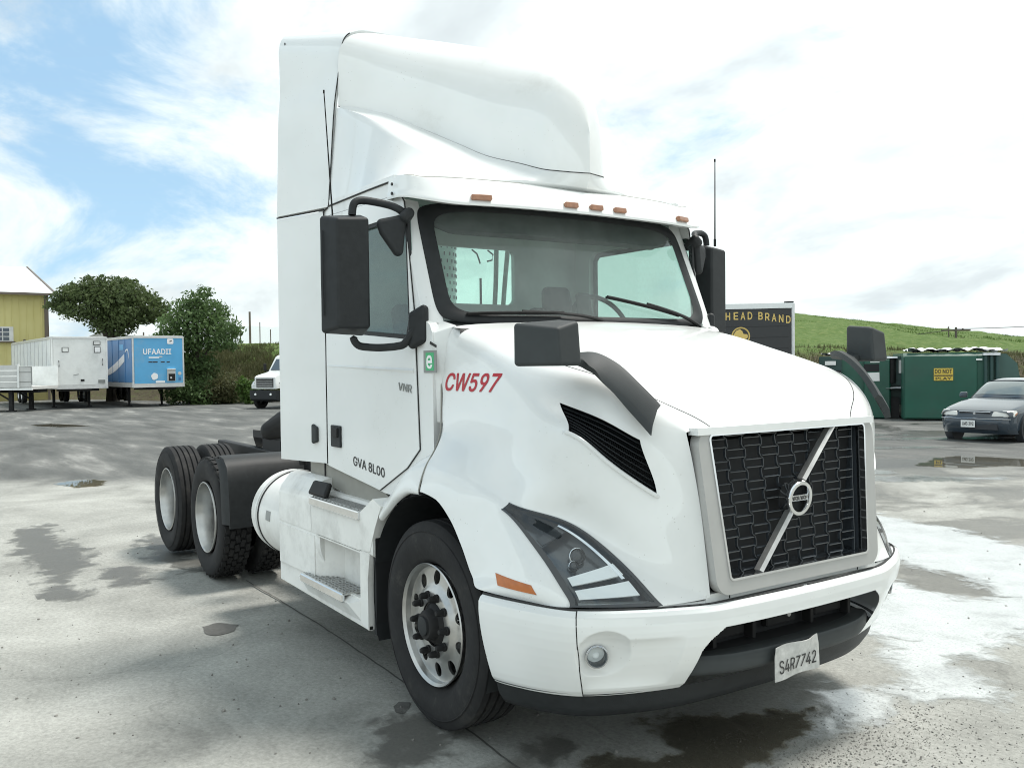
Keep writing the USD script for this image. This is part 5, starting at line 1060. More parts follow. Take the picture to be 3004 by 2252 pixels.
for k, (px, dep, h, w, mt) in enumerate(((560, 50, 1.5, 1.7, 'leaf_mid'), (640, 50.5, 1.7, 1.7, 'weed'), (690, 51.5, 1.3, 1.6, 'leaf_mid'), (735, 50.0, 1.35, .75, 'leaf_fresh'), (600, 51.5, 2.3, 1.6, 'leaf_dark'), (770, 53, 1.2, 1.7, 'weed'))):
    lb = ['low green bush right of the blue trailer, below the upright tree', 'brownish weedy bush on the bank right of the upright tree', 'green bush on the bank left of the white truck in the distance', 'small bright green bush in front of the far white truck hood', 'dark bush behind the blue trailer nose', 'dry weedy bush on the bank behind the far white truck'][k]
    p = yard((px-1502)/2668*dep, dep, -.1); bl_ = [(*vl(rng.uniform(-w*.5, w*.5), h*rng.uniform(.25, .75), rng.uniform(-.4, .4)), w*.45, w*.45, h*.42) for _ in range(7)]
    tree(lb, p, bl_, [([vl(0, 0), vl(.1, h*.5)], [.04, .02])], 2300, .10, mt, 'bush', 'bush')
# weeds and grass that give the bank and the ridge a rough edge
def blades(n, ta0, ta1, f_d, h0, h1):
    t_ = rng.uniform(ta0, ta1, n); d = f_d(t_)
    p = CAM[:2]+FH*d[:, None]+RH*(t_*d)[:, None]; z = hill_z(t_, d)-.05
    h = .62*rng.uniform(h0, h1, n)*(.3+1.0*meshkit.fbm(np.c_[p*.5, 0*d], 3, 9)); an = rng.uniform(0, 2*np.pi, n); w = h*.10+.012; ln = rng.standard_normal((n, 2))*.25*h[:, None]
    A = np.c_[p, z]; o1 = np.c_[np.cos(an)*w, np.sin(an)*w, 0*w]
    v = np.stack([A-o1, A+o1, A+np.c_[ln, h]], 1); k = np.arange(n)*3
    return trimesh.Trimesh(v.reshape(-1, 3), np.stack([k, k+1, k+2], 1), process=False)
I = lambda t_, a: np.interp(t_, tanA, a)
o = obj('bank_weeds', cat([blades(16000, -.36, -.24, lambda t_: I(t_, toe_d)+rng.uniform(.3, 8.5, len(t_)), .25, .75), blades(9000, .28, .62, lambda t_: I(t_, toe_d)+rng.uniform(.3, 6.5, len(t_)), .15, .5)]), 'weed', smooth=False); tag(o, 'dry weeds growing on the brown bank', 'weeds', kind='stuff')
o = obj('ridge_grass', cat([blades(9000, .26, .62, lambda t_: I(t_, ridge_d)+rng.uniform(-22, 1, len(t_)), .12, .34), blades(6000, .26, .62, lambda t_: I(t_, ridge_d)+rng.uniform(-2, 1, len(t_)), .15, .42), blades(5000, -.36, -.24, lambda t_: I(t_, ridge_d)+rng.uniform(-2, 1, len(t_)), .12, .35)]), 'grass', smooth=False); tag(o, 'long grass along the hill top', 'grass', kind='stuff')

# ---- yellow metal building
nodes = {'geo': ('geometry', {}), 's': ('separate_xyz', {}), 'm': ('math', {'math_type': 'multiply', 'value2': 0.28}), 'f': ('math', {'math_type': 'fraction'}), 'n': ('noise_texture', {'scale': .5, 'detail': 6}),
         'r': ('rgb_ramp', {'ramp': [(.3, (.56, .50, .20)), (.7, (.66, .60, .27))]}), 'p': ('principled_bsdf', {'roughness': .55})}
M['yellow_siding'] = usdkit.material(stage, '/World/Looks/yellow_siding', nodes, [('geo.position', 'n.vector'), ('n.fac', 'r.fac'), ('r.color', 'p.base_color')], surface='p.BSDF')
pbr('olive_siding', (.25, .22, .085), .6, var=.1)
pbr('metal_roof', (.72, .74, .74), .35, var=.04); pbr('brown_trim', (.13, .105, .085), .6); pbr('wood_pole', (.10, .085, .07), .9)
pbr('pane_dark', (.05, .07, .09), .12, coat=.5); pbr('shingle', (.12, .13, .125), .85, var=.2)
bd = thing('yellow_building', 'yellow metal-sided building with white metal roof and a white-framed window', 'building', (-65.2, 5.1, -.41), 1.5)
# local: wall runs along -y, faces +x
obj('wall', [prism(Polygon([(-12, 0), (0, 0), (0, 7.3), (-12, 7.3)]), .15, lambda u, v, w: np.stack([-.15+w*1., u, v], 1)), box((-10, -.05, 3.65), (20, .12, 7.3)), box((-20, -6, 3.65), (.15, 12, 7.3))], 'yellow_siding', bd, smooth=False)
for k in range(27): obj('siding_rib', box((.02, -.28-k*.44, 4.55), (.05, .045, 5.45)), 'yellow_siding', bd, smooth=False)
obj('plinth', box((.03, -6, .9), (.10, 12, 1.75)), 'olive_siding', bd); obj('plinth_rail', box((.06, -6, 1.80), (.12, 12, .09)), 'yellow_siding', bd)
obj('corner_trim', box((-.06, .02, 3.65), (.28, .26, 7.3)), 'brown_trim', bd)
obj('roof', [hullm([(.5, -12.4, 7.25), (.5, .45, 7.25), (-12, .45, 10.15), (-12, -12.4, 10.15), (-12, .45, 10.02), (-12, -12.4, 10.02), (.5, .45, 7.12), (.5, -12.4, 7.12)]), hullm([(-24.5, -12.4, 7.25), (-24.5, .45, 7.25), (-12, .45, 10.15), (-12, -12.4, 10.15), (-24.5, -12.4, 7.15), (-24.5, .45, 7.15)]), prism(Polygon([(0, 7.2), (-12, 10.0), (-24, 7.2)]), .1, lambda u, v, w: np.stack([u, -.1+w, v], 1))], 'metal_roof', bd, smooth=False)
obj('gutter', box((.55, -6, 7.16), (.16, 12.9, .16)), 'brown_trim', bd); obj('rake_trim', hullm([(.55, .46, 7.1), (.55, .56, 7.1), (.55, .46, 7.32), (.55, .56, 7.32), (-12, .46, 10.0), (-12, .56, 10.0), (-12, .46, 10.22), (-12, .56, 10.22)]), 'brown_trim', bd)
wn = obj('window', box((.06, -3.15, 4.48), (.06, 2.3, .98)), 'white_dull', bd)
for i in range(2):
    for j in range(3):
        for k in range(2): obj('pane', box((.085, -4.15+i*1.02+k*.42+.16+.12*i, 4.17+j*.29), (.03, .35, .23)), 'pane_dark', wn)
obj('sill', box((.09, -3.15, 3.96), (.14, 2.5, .07)), 'brown_trim', wn)
obj('wall_lamp', box((.08, -1.35, 4.05), (.15, .14, .16), bev=.03), 'brown_trim', bd)
# ---- small grey-roofed house, far sign board and poles
hs_ = thing('house', 'grey pyramid-roofed house peeping over the trailers', 'house', yard((308-1502)/2668*75, 75), 15)
obj('wall', box((0, 0, 1.9), (4.6, 4.6, 3.8)), 'white_dull', hs_); obj('roof', hullm([(-2.6, -2.6, 3.75), (2.6, -2.6, 3.75), (2.6, 2.6, 3.75), (-2.6, 2.6, 3.75), (0, 0, 5.35)]), 'shingle', hs_, smooth=False); obj('door', box((2.31, .6, 1.0), (.06, .9, 2.0)), 'brown_trim', hs_)
sb = thing('sign_board', 'blank white sign board on posts behind the blue trailer', 'sign', yard((398-1502)/2668*90, 90), 146-180)
obj('board', box((0, 0, 4.9), (.12, 1.75, 1.0)), 'white_dull', sb); obj('frame', [box((.02, 0, 5.45), (.18, 1.9, .09)), box((.02, .92, 4.2), (.12, .10, 3.2))], 'brown_trim', sb)
for y in (-.85, .92): obj('post', cyl((-.02, y, 0), (-.02, y, 4.4), .06), 'brown_trim', sb)
nodes = {'t': ('transparent_bsdf', {}), 'd': ('diffuse_bsdf', {'color': (.62, .66, .66)}), 'm': ('mix_closure', {'fac': .42})}
M['netting'] = usdkit.material(stage, '/World/Looks/netting', nodes, [('t.BSDF', 'm.closure1'), ('d.BSDF', 'm.closure2')], surface='m.closure')
lf = thing('net_fence', 'tall pale litter net on dark poles above the left bank', 'fence', (0, 0, 0))
pn = []
for k, (px, h) in enumerate(((640, 3.0), (709, 2.9), (737, 5.1), (766, 3.2), (797, 2.6), (850, 2.8), (905, 2.8))):
    dep = 85; q = yard((px-1502)/2668*dep, dep); z0 = float(hill_z((px-1502)/2668, dep)); top = 1.8+(1070-(1015-h*0))/2668*dep
    obj('pole', cyl((q[0], q[1], z0-.3), (q[0], q[1], z0+[2.6, 2.6, 3.9, 2.9, 2.2, 2.4, 2.4][k]), .10 if k == 2 else .045, 8), 'brown_trim', lf); pn.append((q[0], q[1], z0))
pn = np.array(pn); obj('net', grid(np.stack([pn+[0, 0, .1], pn+np.c_[np.zeros((7, 2)), [2.2, 2.35, 2.6, 2.5, 2.4, 2.4, 2.4]]])), 'netting', lf, smooth=False)

# ---- trailers
pbr('trailer_white', (.74, .75, .73), .45, var=.05, vscale=2, dirt=.5, dscale=.9, damt=.3); pbr('trailer_grey', (.52, .52, .50), .5, var=.1, vscale=2)
pbr('trailer_blue', (.085, .345, .60), .4, coat=.3, var=.05, vscale=1.5, dirt=.48, dscale=.8, dcol=(.35, .40, .42), damt=.45); pbr('trailer_blue_dark', (.045, .16, .34), .35, coat=.3, var=.12, vscale=1.2)
pbr('aluminium', (.60, .60, .59), .4, metal=.6, var=.1)
def small_wheel(parent, x, y, s, R=.5, w=.26):
    wv = thing('wheel', loc=(x, y, R), parent=parent)
    obj('tyre', lathe([(R*.56, -w/2), (R*.9, -w/2), (R, -w*.38), (R, w*.38), (R*.9, w/2), (R*.56, w/2)], 28, (0, 0, 0), (0, 1, 0)), 'rubber', wv)
    obj('rim', lathe([(R*.57, -s*w*.46), (R*.50, -s*w*.25), (R*.3, -s*w*.2), (R*.2, -s*w*.35), (0, -s*w*.36)], 24, (0, 0, 0), (0, 1, 0)), 'alloy', wv)
def trailer(name, label, loc, rz, L, z0, z1, fm, sm_, W=2.6, blue=False):
    t = thing(name, label, 'trailer', loc, rz)        # origin on the ground below the front right corner, body reaches back along -x and across +y
    obj('body', [box((-L/2, W/2, (z0+z1)/2), (L-.06, W-.06, z1-z0-.1))], 'trailer_grey', t, smooth=False)
    n = int(L/1.22)
    for k in range(n): obj('side_panel', box((-L/n*(k+.5), -.004, (z0+z1)/2+.07), (L/n-.03, .03, z1-z0-.36)), sm_, t, smooth=False)
    for k in range(n+1): obj('side_post', box((-L/n*k-(.04 if k == 0 else 0), -.012, (z0+z1)/2+.05), (.05, .05, z1-z0-.3)), 'trailer_blue_dark' if blue else 'trailer_grey', t, smooth=False)
    obj('front_panel', box((.0, W/2, (z0+z1)/2+.05), (.06, W-.16, z1-z0-.28)), fm, t, smooth=False)
    for y in (.035, W-.035): obj('corner_post', cyl((-.02, y, z0), (-.02, y, z1), .055, 12), 'aluminium' if blue else 'trailer_white', t)
    obj('top_rail', [box((-L/2, -.005, z1-.06), (L, .06, .12)), box((.01, W/2, z1-.05), (.08, W, .10))], 'aluminium', t); obj('bottom_rail', [box((-L/2, -.008, z0+.11), (L, .06, .24)), box((.012, W/2, z0+.08), (.09, W, .20))], 'aluminium', t)
    obj('roof', box((-L/2, W/2, z1+.01), (L, W-.05, .03)), 'trailer_white', t)
    for y in (.45, W-.45):
        lg = obj('landing_leg', [box((-2.4, y, .60*z0+.05), (.13, .13, z0*.9)), box((-2.4, y, .22), (.09, .09, .40))], 'frame_black', t); obj('foot', box((-2.4, y, .03), (.28, .24, .05)), 'frame_black', lg); obj('brace', tube([(-2.45, y, .45), (-3.3, y, z0)], .03, 6), 'frame_black', lg)
    obj('undercarriage', [box((-L+2.6, W/2, z0-.12), (3.4, 1.1, .22)), box((-L/2, W/2, z0-.05), (L-.4, .9, .10)), box((-.7, W/2, z0-.08), (1.2, 1.8, .12))], 'frame_black', t)
    for x in (-L+2.0, -L+3.25):
        for y, s in ((.16, 1), (W-.16, -1)): small_wheel(t, x, y, s)
    return t
wt = trailer('semi_trailer', 'plain white dry van semi trailer parked with its nose to the yard', (-46.54, 3.02, -.29), 2, 13.7, 1.02, 3.62, 'trailer_white', 'trailer_white')
for nm, y, z, w, h, m_ in (('vent', .62, 2.98, .30, .24, 'trailer_grey'), ('placard', 2.10, 3.32, .34, .20, 'aluminium'), ('placard', 2.12, 2.98, .30, .30, 'white_decal'), ('connector_box', 1.40, 1.43, .17, .10, 'frame_black'), ('data_plate', 2.30, 1.36, .32, .17, 'grey_decal')):
    q = obj(nm, box((.045, y, z), (.03, w, h)), 'frame_black' if nm in ('placard', 'vent') else m_, wt, smooth=False)
    if nm in ('placard', 'vent'): obj('face', box((.055, y, z), (.025, w-.05, h-.05)), m_ if nm != 'vent' else 'trailer_white', q, smooth=False)
for y, z, h in ((.32, 2.28, .30), (2.36, 2.35, .32)): obj('grab_bar', tube([(.04, y, z-h/2), (.08, y, z-h/2+.03), (.08, y, z+h/2-.03), (.04, y, z+h/2)], .018), 'frame_black', wt)
obj('scrape', box((.036, 1.1, 1.72), (.012, .25, .03), rx=12), 'grey_decal', wt)
bt_ = trailer('semi_trailer', 'blue semi trailer with white lettering on its nose and white arrow on its side', (-45.45, 6.6, -.30), 4, 13.7, 1.04, 3.66, 'trailer_blue', 'trailer_blue_dark', blue=True)
def onface(m, y, z, x=.034): return place(m, (x, y, z), (0, 1, 0), (0, 0, 1))
obj('lettering', onface(text('UFAADII', .27, .006, bold=True, width=1.42), .52, 2.73), 'white_decal', bt_, smooth=False)
obj('underline', box((.034, 1.06, 2.56), (.01, .52, .07)), 'white_decal', bt_); obj('underline', box((.034, 1.40, 2.60), (.01, .16, .06)), 'trailer_grey', bt_)
for y, w in ((.88, .20), (1.12, .24), (1.50, .20), (1.78, .16)): obj('number_mark', box((.034, y, 2.33), (.01, w, .05)), 'black_decal', bt_)
obj('wind_deflector_mark', prism(rrect(.32, .28, .06), .012, lambda u, v, w: np.stack([.033+w, 1.90+u, 3.40+v], 1)), 'white_decal', bt_, smooth=False); obj('ink', box((.048, 1.92, 3.41), (.006, .12, .05), rx=20), 'black_decal', bt_)
a = np.linspace(0, 2*np.pi, 15)[:-1]; rr_ = .19*(.8+.25*rng.random(14)); obj('patch', prism(Polygon(np.c_[np.cos(a)*rr_, np.sin(a)*rr_]), .012, lambda u, v, w: np.stack([.033+w, 1.08+u, 1.58+v], 1)), 'white_decal', bt_, smooth=False)
obj('patch', box((.036, 1.36, 1.30), (.012, .46, .11)), 'white_decal', bt_)
cb = obj('connector_box', box((.05, 1.92, 1.64), (.05, .42, .62)), 'trailer_grey', bt_); obj('recess', box((.07, 1.94, 1.53), (.03, .33, .36)), 'frame_black', cb); obj('hood', box((.08, 1.92, 1.95), (.10, .42, .05)), 'white_decal', cb); obj('fitting', cyl((.08, 1.88, 1.50), (.14, 1.88, 1.50), .05), 'aluminium', cb)
obj('plate', box((.04, 2.36, 1.45), (.02, .11, .16)), 'trailer_blue_dark', bt_); obj('patch', lathe([(.09, 0), (.085, .012), (0, .014)], 20, (.034, 2.36, 1.72), (1, 0, 0)), 'trailer_grey', bt_)
# the curved white arrow painted on the side, built as a thin decal
t_ = np.linspace(0, 1, 30); up = np.c_[-1.4-5.4*t_, 1.72+1.05*(1-t_)**1.6]; dn = np.c_[-1.4-5.4*t_, 1.62+.75*(1-t_)**1.9-.12*np.sin(t_*np.pi)]
obj('arrow', prism(Polygon(np.vstack([up, dn[::-1]])).buffer(0), .008, xz(-.031)), 'white_decal', bt_, smooth=False)
q = tube([(-.62, -.03, 1.45), (-.62, -.03, 2.6), (-.66, -.03, 2.86), (-.80, -.03, 2.98), (-1.05, -.03, 2.96), (-1.2, -.03, 2.86)], .045, 6, smooth=5); q.vertices[:, 1] = -.028+(q.vertices[:, 1]+.03)*.2
obj('arrow_stroke', q, 'white_decal', bt_)
obj('side_patch', box((-1.9, -.024, 3.12), (.7, .01, .3)), 'trailer_blue', bt_)
# low-sided white trailer at the left edge, side on
yawR = math.degrees(math.atan2(RH[1], RH[0]))
q = yard((97-1502)/2668*43, 43)
lt = thing('flatbed_trailer', 'low white side-boarded trailer standing side-on at the left edge of the yard', 'trailer', q, yawR)
L = 8.0
for k in range(4): obj('side_board', box((-L/2-.35, -.02, 1.28+.27*k), (L-.7, .05, .235)), 'trailer_grey', lt, smooth=False)
for k in range(8): obj('stake', box((-.64-k*1.03, -.06, 1.70), (.09, .07, 1.12)), 'trailer_white', lt, smooth=False)
obj('front_board', [box((-.33, -.02, 1.64), (.56, .04, .95))], 'trailer_grey', lt, smooth=False); obj('board_frame', [box((-.33, -.03, 1.88), (.56, .05, .02)), box((-.33, -.03, 2.12), (.56, .05, .02)), box((-.03, -.03, 1.7), (.03, .05, .85)), box((-.33, -.03, 1.42), (.56, .05, .02))], 'grey_decal', lt)
obj('deck', box((-L/2, 1.2, 1.12), (L, 2.4, .14)), 'trailer_grey', lt); obj('side_rail', box((-L/2, -.03, 1.07), (L, .08, .10)), 'trailer_white', lt); obj('far_board', box((-L/2, 2.4, 1.65), (L, .05, 1.0)), 'trailer_white', lt)
for y in (.3, 2.1):
    lg = obj('landing_leg', box((-1.2, y, .55), (.18, .16, 1.05)), 'frame_black', lt); obj('foot', box((-1.2, y, .03), (.35, .3, .05)), 'frame_black', lg); obj('brace', tube([(-1.2, y, .5), (-2.0, y, 1.0)], .04, 6), 'frame_black', lg)
obj('undercarriage', [box((-L/2, 1.2, .98), (L-.3, .9, .2))], 'frame_black', lt)
for y, s in ((.2, 1), (2.2, -1)): small_wheel(lt, -5.5, y, s); small_wheel(lt, -6.8, y, s)

# ---- white delivery truck in the distance
t2 = thing('delivery_truck', 'white conventional delivery truck with dark bumper on the far side of the yard', 'truck', (-38.22, 11.02, -.30), -58)
# local x forward, front of hood at x = 0
obj('hood', cat([hullm([(0, s*.62, .98) for s in (1, -1)]+[(0, s*.60, 1.52) for s in (1, -1)]+[(-.12, s*.60, 1.60) for s in (1, -1)]+[(-1.5, s*.82, 1.82) for s in (1, -1)]+[(-1.5, s*.9, 1.0) for s in (1, -1)]+[(-.15, s*.72, 1.0) for s in (1, -1)])]+
    [hullm([(-.22, s*.70, .98), (-.22, s*.98, .98), (-.22, s*.98, 1.18), (-.45, s*1.05, 1.32), (-.75, s*1.06, 1.42), (-1.2, s*1.0, 1.42), (-1.5, s*.95, 1.35), (-1.5, s*.8, 1.5), (-.3, s*.68, 1.42)]) for s in (1, -1)]), 'white_paint', t2, smooth=40)
obj('cab', hullm([(-1.5, s*.98, 1.0) for s in (1, -1)]+[(-1.5, s*.98, 1.80) for s in (1, -1)]+[(-1.95, s*.90, 2.50) for s in (1, -1)]+[(-2.1, s*.85, 2.58) for s in (1, -1)]+[(-3.2, s*.9, 2.58) for s in (1, -1)]+[(-3.2, s*1.0, .9) for s in (1, -1)]), 'white_paint', t2, smooth=30)
obj('windshield', hullm([(-1.50, s*.86, 1.87) for s in (1, -1)]+[(-1.93, s*.80, 2.46) for s in (1, -1)]+[(-1.52, s*.86, 1.85) for s in (1, -1)]+[(-1.96, s*.80, 2.44) for s in (1, -1)]), 'pane_dark', t2)
for s in (1, -1):
    obj('side_window', hullm([(-1.66, s*.985, 1.86), (-1.98, s*.925, 2.42), (-2.9, s*.955, 2.42), (-2.9, s*.995, 1.86), (-2.3, s*.93, 2.1)]), 'pane_dark', t2)
    hl = obj('headlight', hullm([(-.10, s*.70, 1.16), (-.22, s*.92, 1.16), (-.34, s*1.0, 1.34), (-.20, s*.84, 1.30), (-.30, s*.9, 1.18)]), 'lamp_white', t2); obj('eyelid', hullm([(-.12, s*.72, 1.24), (-.34, s*1.01, 1.37), (-.34, s*1.01, 1.33), (-.2, s*.84, 1.32), (-.12, s*.72, 1.21)]), 'frame_black', hl)
    obj('hood_vent', hullm([(-.95, s*.92, 1.60), (-1.42, s*.93, 1.66), (-1.42, s*.95, 1.58), (-1.0, s*.94, 1.57)]), 'frame_black', t2)
    obj('mirror', [box((-1.55, s*1.25, 2.0), (.08, .16, .34), bev=.02), tube([(-1.6, s*1.0, 1.85), (-1.55, s*1.25, 1.8)], .02)], 'frame_black', t2); obj('fog_lamp', lathe([(.06, 0), (.05, .02), (0, .03)], 14, (.16, s*.45, .72), (1, 0, 0)), 'lamp_white', t2)
gr = obj('grille', box((.01, 0, 1.27), (.05, .98, .42)), 'frame_black', t2)
for k in range(5): obj('grille_bar', box((.035, 0, 1.10+k*.085), (.02, .94, .03)), 'steel', gr)
obj('bumper', hullm([(.15, s*.75, z) for s in (1, -1) for z in (.50, .92)]+[(-.25, s*1.12, z) for s in (1, -1) for z in (.52, .90)]+[(.0, s*.8, z) for s in (1, -1) for z in (.4, .9)]), 'black_plastic', t2)
obj('chassis', box((-3.6, 0, .68), (6.5, .9, .3)), 'frame_black', t2)
for x in (-.85, -5.2):
    for s in (1, -1): small_wheel(t2, x, -s*.95, s, .46, .25)
obj('cargo_box', box((-6.0, 0, 1.95), (5.2, 2.4, 2.2)), 'white_dull', t2)

# ---- black box truck with gold lettering
pbr('black_gloss', (.006, .007, .008), .22, coat=.25); pbr('gold', (.62, .45, .14), .45, metal=.2); pbr('red_paint', (.30, .02, .02), .3, coat=.4)
yawF = math.degrees(math.atan2(-FH[1], -FH[0]))
def tocam(px): return yawF-math.degrees(math.atan((px-1502)/2668))
q = yard(7.95, 30)
bk = thing('box_truck', 'black box truck with gold lettering and a round gold emblem, behind the truck hood', 'truck', q, tocam(2195)+3)
z1 = 3.78
obj('cargo_box', box((-3.0, 0, (z1+1.0)/2), (6.0, 2.56, z1-1.0)), 'black_gloss', bk, smooth=False)
obj('top_rail', box((-.0, 0, z1-.06), (.10, 2.6, .17)), 'white_paint', bk); obj('roof', box((-3, 0, z1+.015), (6.0, 2.6, .03)), 'white_dull', bk)
for s in (1, -1): obj('corner_post', cyl((.0, s*1.29, .95), (.0, s*1.29, z1), .055, 12), 'aluminium', bk)
obj('roll_door_handle', box((.02, -.15, 1.4), (.04, .3, .06)), 'aluminium', bk)
for k in range(7): obj('door_joint', box((.003, 0, 1.25+k*.36), (.006, 2.3, .012)), 'frame_black', bk)
def face(m, y, z, x=.006): return place(m, (x, y, z), (0, 1, 0), (0, 0, 1))
scl = 30/2668.
fy = lambda px: (px-1502)/2668*30-7.95       # across the door, to the right seen from the yard
for ch, px, py, dz_ in (('H', 2133, 931, 0), ('E', 2156, 930, 0), ('A', 2176, 930, 0), ('D', 2196, 930, 0), ('B', 2226, 931, 0), ('R', 2245, 934, 0), ('A', 2264, 937, 0), ('N', 2284, 940, 0), ('D', 2304, 943, 0)):
    z = 1.8+(1053-py)/2668*30+.11
    m_ = text(ch, .235, .004, bold=True, width=.145); obj('letter', face(m_, fy(px), z), 'gold', bk, smooth=False)
ey_, ez_ = fy(2176), 1.8+(1053-979)/2668*30+.11
eb = obj('emblem_ring', lathe([(.255, .004), (.29, .012), (.30, .004), (.255, .004)], 40, (0, ey_, ez_), (1, 0, 0)), 'gold', bk)
hp = np.array([(-.20, -.12), (-.22, .05), (-.14, .17), (-.03, .22), (.04, .16), (.08, .06), (.20, .05), (.22, -.01), (.19, -.07), (.10, -.11), (.10, -.19), (0, -.22), (-.12, -.2)])
obj('emblem_shape', prism(Polygon(hp).buffer(.012), .006, lambda u, v, w: np.stack([.005+w, ey_+u, ez_+v], 1)), 'gold', eb, smooth=False)
obj('marker_lamp', rhull([(.02, fy(2302), 1.98), (.02, fy(2318), 1.98), (.02, fy(2302), 1.88), (.02, fy(2318), 1.88)], .05), 'red_paint', bk)
obj('cab', hullm([(-6.05, s*1.0, z) for s in (1, -1) for z in (.7, 2.6)]+[(-8.0, s*.95, z) for s in (1, -1) for z in (.7, 1.7)]+[(-7.3, s*.9, 2.6) for s in (1, -1)]), 'black_gloss', bk)
obj('bumper', box((-.05, 0, .6), (.15, 2.4, .2)), 'frame_black', bk); obj('chassis', box((-3.5, 0, .8), (7.5, .9, .3)), 'frame_black', bk)
for x in (-1.8, -6.9):
    for s in (1, -1): small_wheel(bk, x, -s*1.0, s, .48, .26)
obj('roof_lamp', [box((.02, 1.16, z1+.05), (.06, .30, .04))], 'frame_black', bk)

# ---- green compactors
pbr('green_paint', (.007, .066, .042), .45, coat=.2, var=.15, vscale=1.2, dirt=.45, dscale=1.0, dcol=(.05, .07, .06), damt=.5)
pbr('green_dark', (.018, .05, .045), .5, var=.2, vscale=1.5); pbr('teal_side', (.05, .105, .090), .5, var=.15, vscale=1.5); pbr('lid', (.72, .73, .74), .5, var=.35, vscale=3)
pbr('sign_yellow', (.55, .40, .06), .5); pbr('paper', (.70, .70, .68), .6)
def face2(m, y, z, x): return place(m, (x, y, z), (0, 1, 0), (0, 0, 1))
q = yard((2652-1502)/2668*28.5, 28.5)
c1 = thing('waste_compactor', 'large green waste container with a yellow warning sign and ribbed right end', 'container', q, tocam(2760)+6)  # y local to the right, x towards the camera
Hc = 2.10
obj('body', hullm([(0, 0, .04), (0, 2.55, .04), (0, 0, Hc-.12), (0, 2.55, Hc-.10), (-.12, 0, Hc), (-.12, 2.5, Hc), (-5, 0, .04), (-5, 2.8, .04), (-5, 0, Hc), (-5, 2.8, Hc)]), 'green_paint', c1, smooth=30)
obj('front_sheet', box((.03, 1.05, 1.04), (.05, 2.05, 1.95), bev=.02), 'green_paint', c1)
for y in (2.30, 2.46, 2.62): obj('rib', box((.05, y, 1.15), (.14, .09, 1.75), bev=.02), 'green_dark', c1)
obj('rib_cap', box((.06, 2.46, 2.04), (.18, .46, .08)), 'lid', c1)
obj('end_housing', hullm([(-.2, 2.6, .05), (-.2, 3.25, .35), (-.2, 3.32, 1.0), (-.2, 3.2, 1.75), (-.2, 2.9, 2.05), (-.2, 2.6, 2.05), (-4, 2.6, .05), (-4, 3.3, .35), (-4, 3.3, 1.6), (-4, 2.9, 2.05)]), 'teal_side', c1, smooth=40)
sg = obj('warning_sign', box((.065, 1.13, 1.43), (.012, .54, .38)), 'sign_yellow', c1)
for k, (tx, h, yy0, zz, w) in enumerate((('DO NOT', .12, .89, 1.465, .48), ('PLAY', .08, .91, 1.265, .44))):
    if h: obj('lettering', face2(text(tx, h, .003, bold=True, width=w), yy0, zz, .072), 'black_decal', sg, smooth=False)
obj('sign_stripe', box((.073, 1.13, 1.395), (.004, .52, .035)), 'black_decal', sg)
obj('number_label', box((.06, 2.12, 1.88), (.01, .17, .06)), 'paper', c1)
def rumple(x0, x1, y0, y1, z, h, seed):
    nx_, ny_ = 18, 36; X, Yg = np.meshgrid(np.linspace(x0, x1, nx_), np.linspace(y0, y1, ny_), indexing='ij')
    Zg = z+h*np.abs(np.sin(Yg*7+X*2.2)+.6*np.sin(X*5-Yg*3+seed))*.5+h*1.2*(meshkit.fbm(np.dstack([X*2.5, Yg*2.5, 0*X+seed]), 3, seed)-.4)
    return grid(np.dstack([X, Yg, Zg]), flip=True)
obj('lid', rumple(-2.4, -.1, .15, 2.95, Hc+.03, .13, 3), 'lid', c1, smooth=False)
q = yard((2404-1502)/2668*30.2, 30.2)
c2 = thing('waste_compactor', 'darker green compactor with openings and paper notices, left of the yellow-signed container', 'container', q, tocam(2500))
obj('body', [box((-2.5, 1.1, 1.04), (5, 2.2, 2.0), bev=.03)], 'green_paint', c2, smooth=30)
obj('left_panel', box((.02, .36, 1.35), (.06, .70, 1.36)), 'green_dark', c2); obj('front_panel', box((.04, 1.78, .98), (.10, .78, 1.9), bev=.02), 'green_paint', c2)
for y, z, w, h in ((.42, 1.52, .52, .12), (1.62, 1.66, .46, .24)): obj('opening', box((.085, y, z), (.03, w, h)), 'dark_void', c2)
for y, z, w, h, r_ in ((.36, 1.82, .34, .13, 0), (.40, 1.28, .40, .24, 0), (1.66, 1.36, .40, .28, 2), (1.72, 1.84, .28, .03, 0), (1.98, 1.93, .18, .035, 0)): obj('notice', box((.098, y, z), (.008, w, h), rx=r_), 'paper', c2)
obj('ledge', box((.10, .30, 1.44), (.2, .6, .03)), 'steel', c2)
obj('lid', rumple(-2.2, -.05, .05, 1.2, 2.07, .10, 8), 'lid', c2, smooth=False)
q = yard((2600-1502)/2668*29.6, 29.6)
hp_ = thing('hopper', 'dark hopper and ram housing between the two green containers', 'hopper', q, tocam(2620))
obj('housing', [box((-.6, .28, 1.55), (1.1, .56, .95)), box((-.5, .28, .8), (.7, .35, .7))], 'green_dark', hp_)
obj('ram', cyl((.02, .18, 1.15), (.02, .18, 1.95), .12), 'frame_black', hp_); obj('ram_cap', box((.02, .18, 1.98), (.3, .34, .06)), 'lid', hp_); obj('notice', box((-.03, .46, 1.68), (.01, .14, .42)), 'paper', hp_)
obj('tray', hullm([(.25, 0, .98), (.25, .45, .98), (-.1, 0, 1.04), (-.1, .45, 1.04), (-.1, 0, .98)]), 'lid', hp_); obj('leg', box((-.1, .25, .35), (.3, .3, .7)), 'frame_black', hp_)

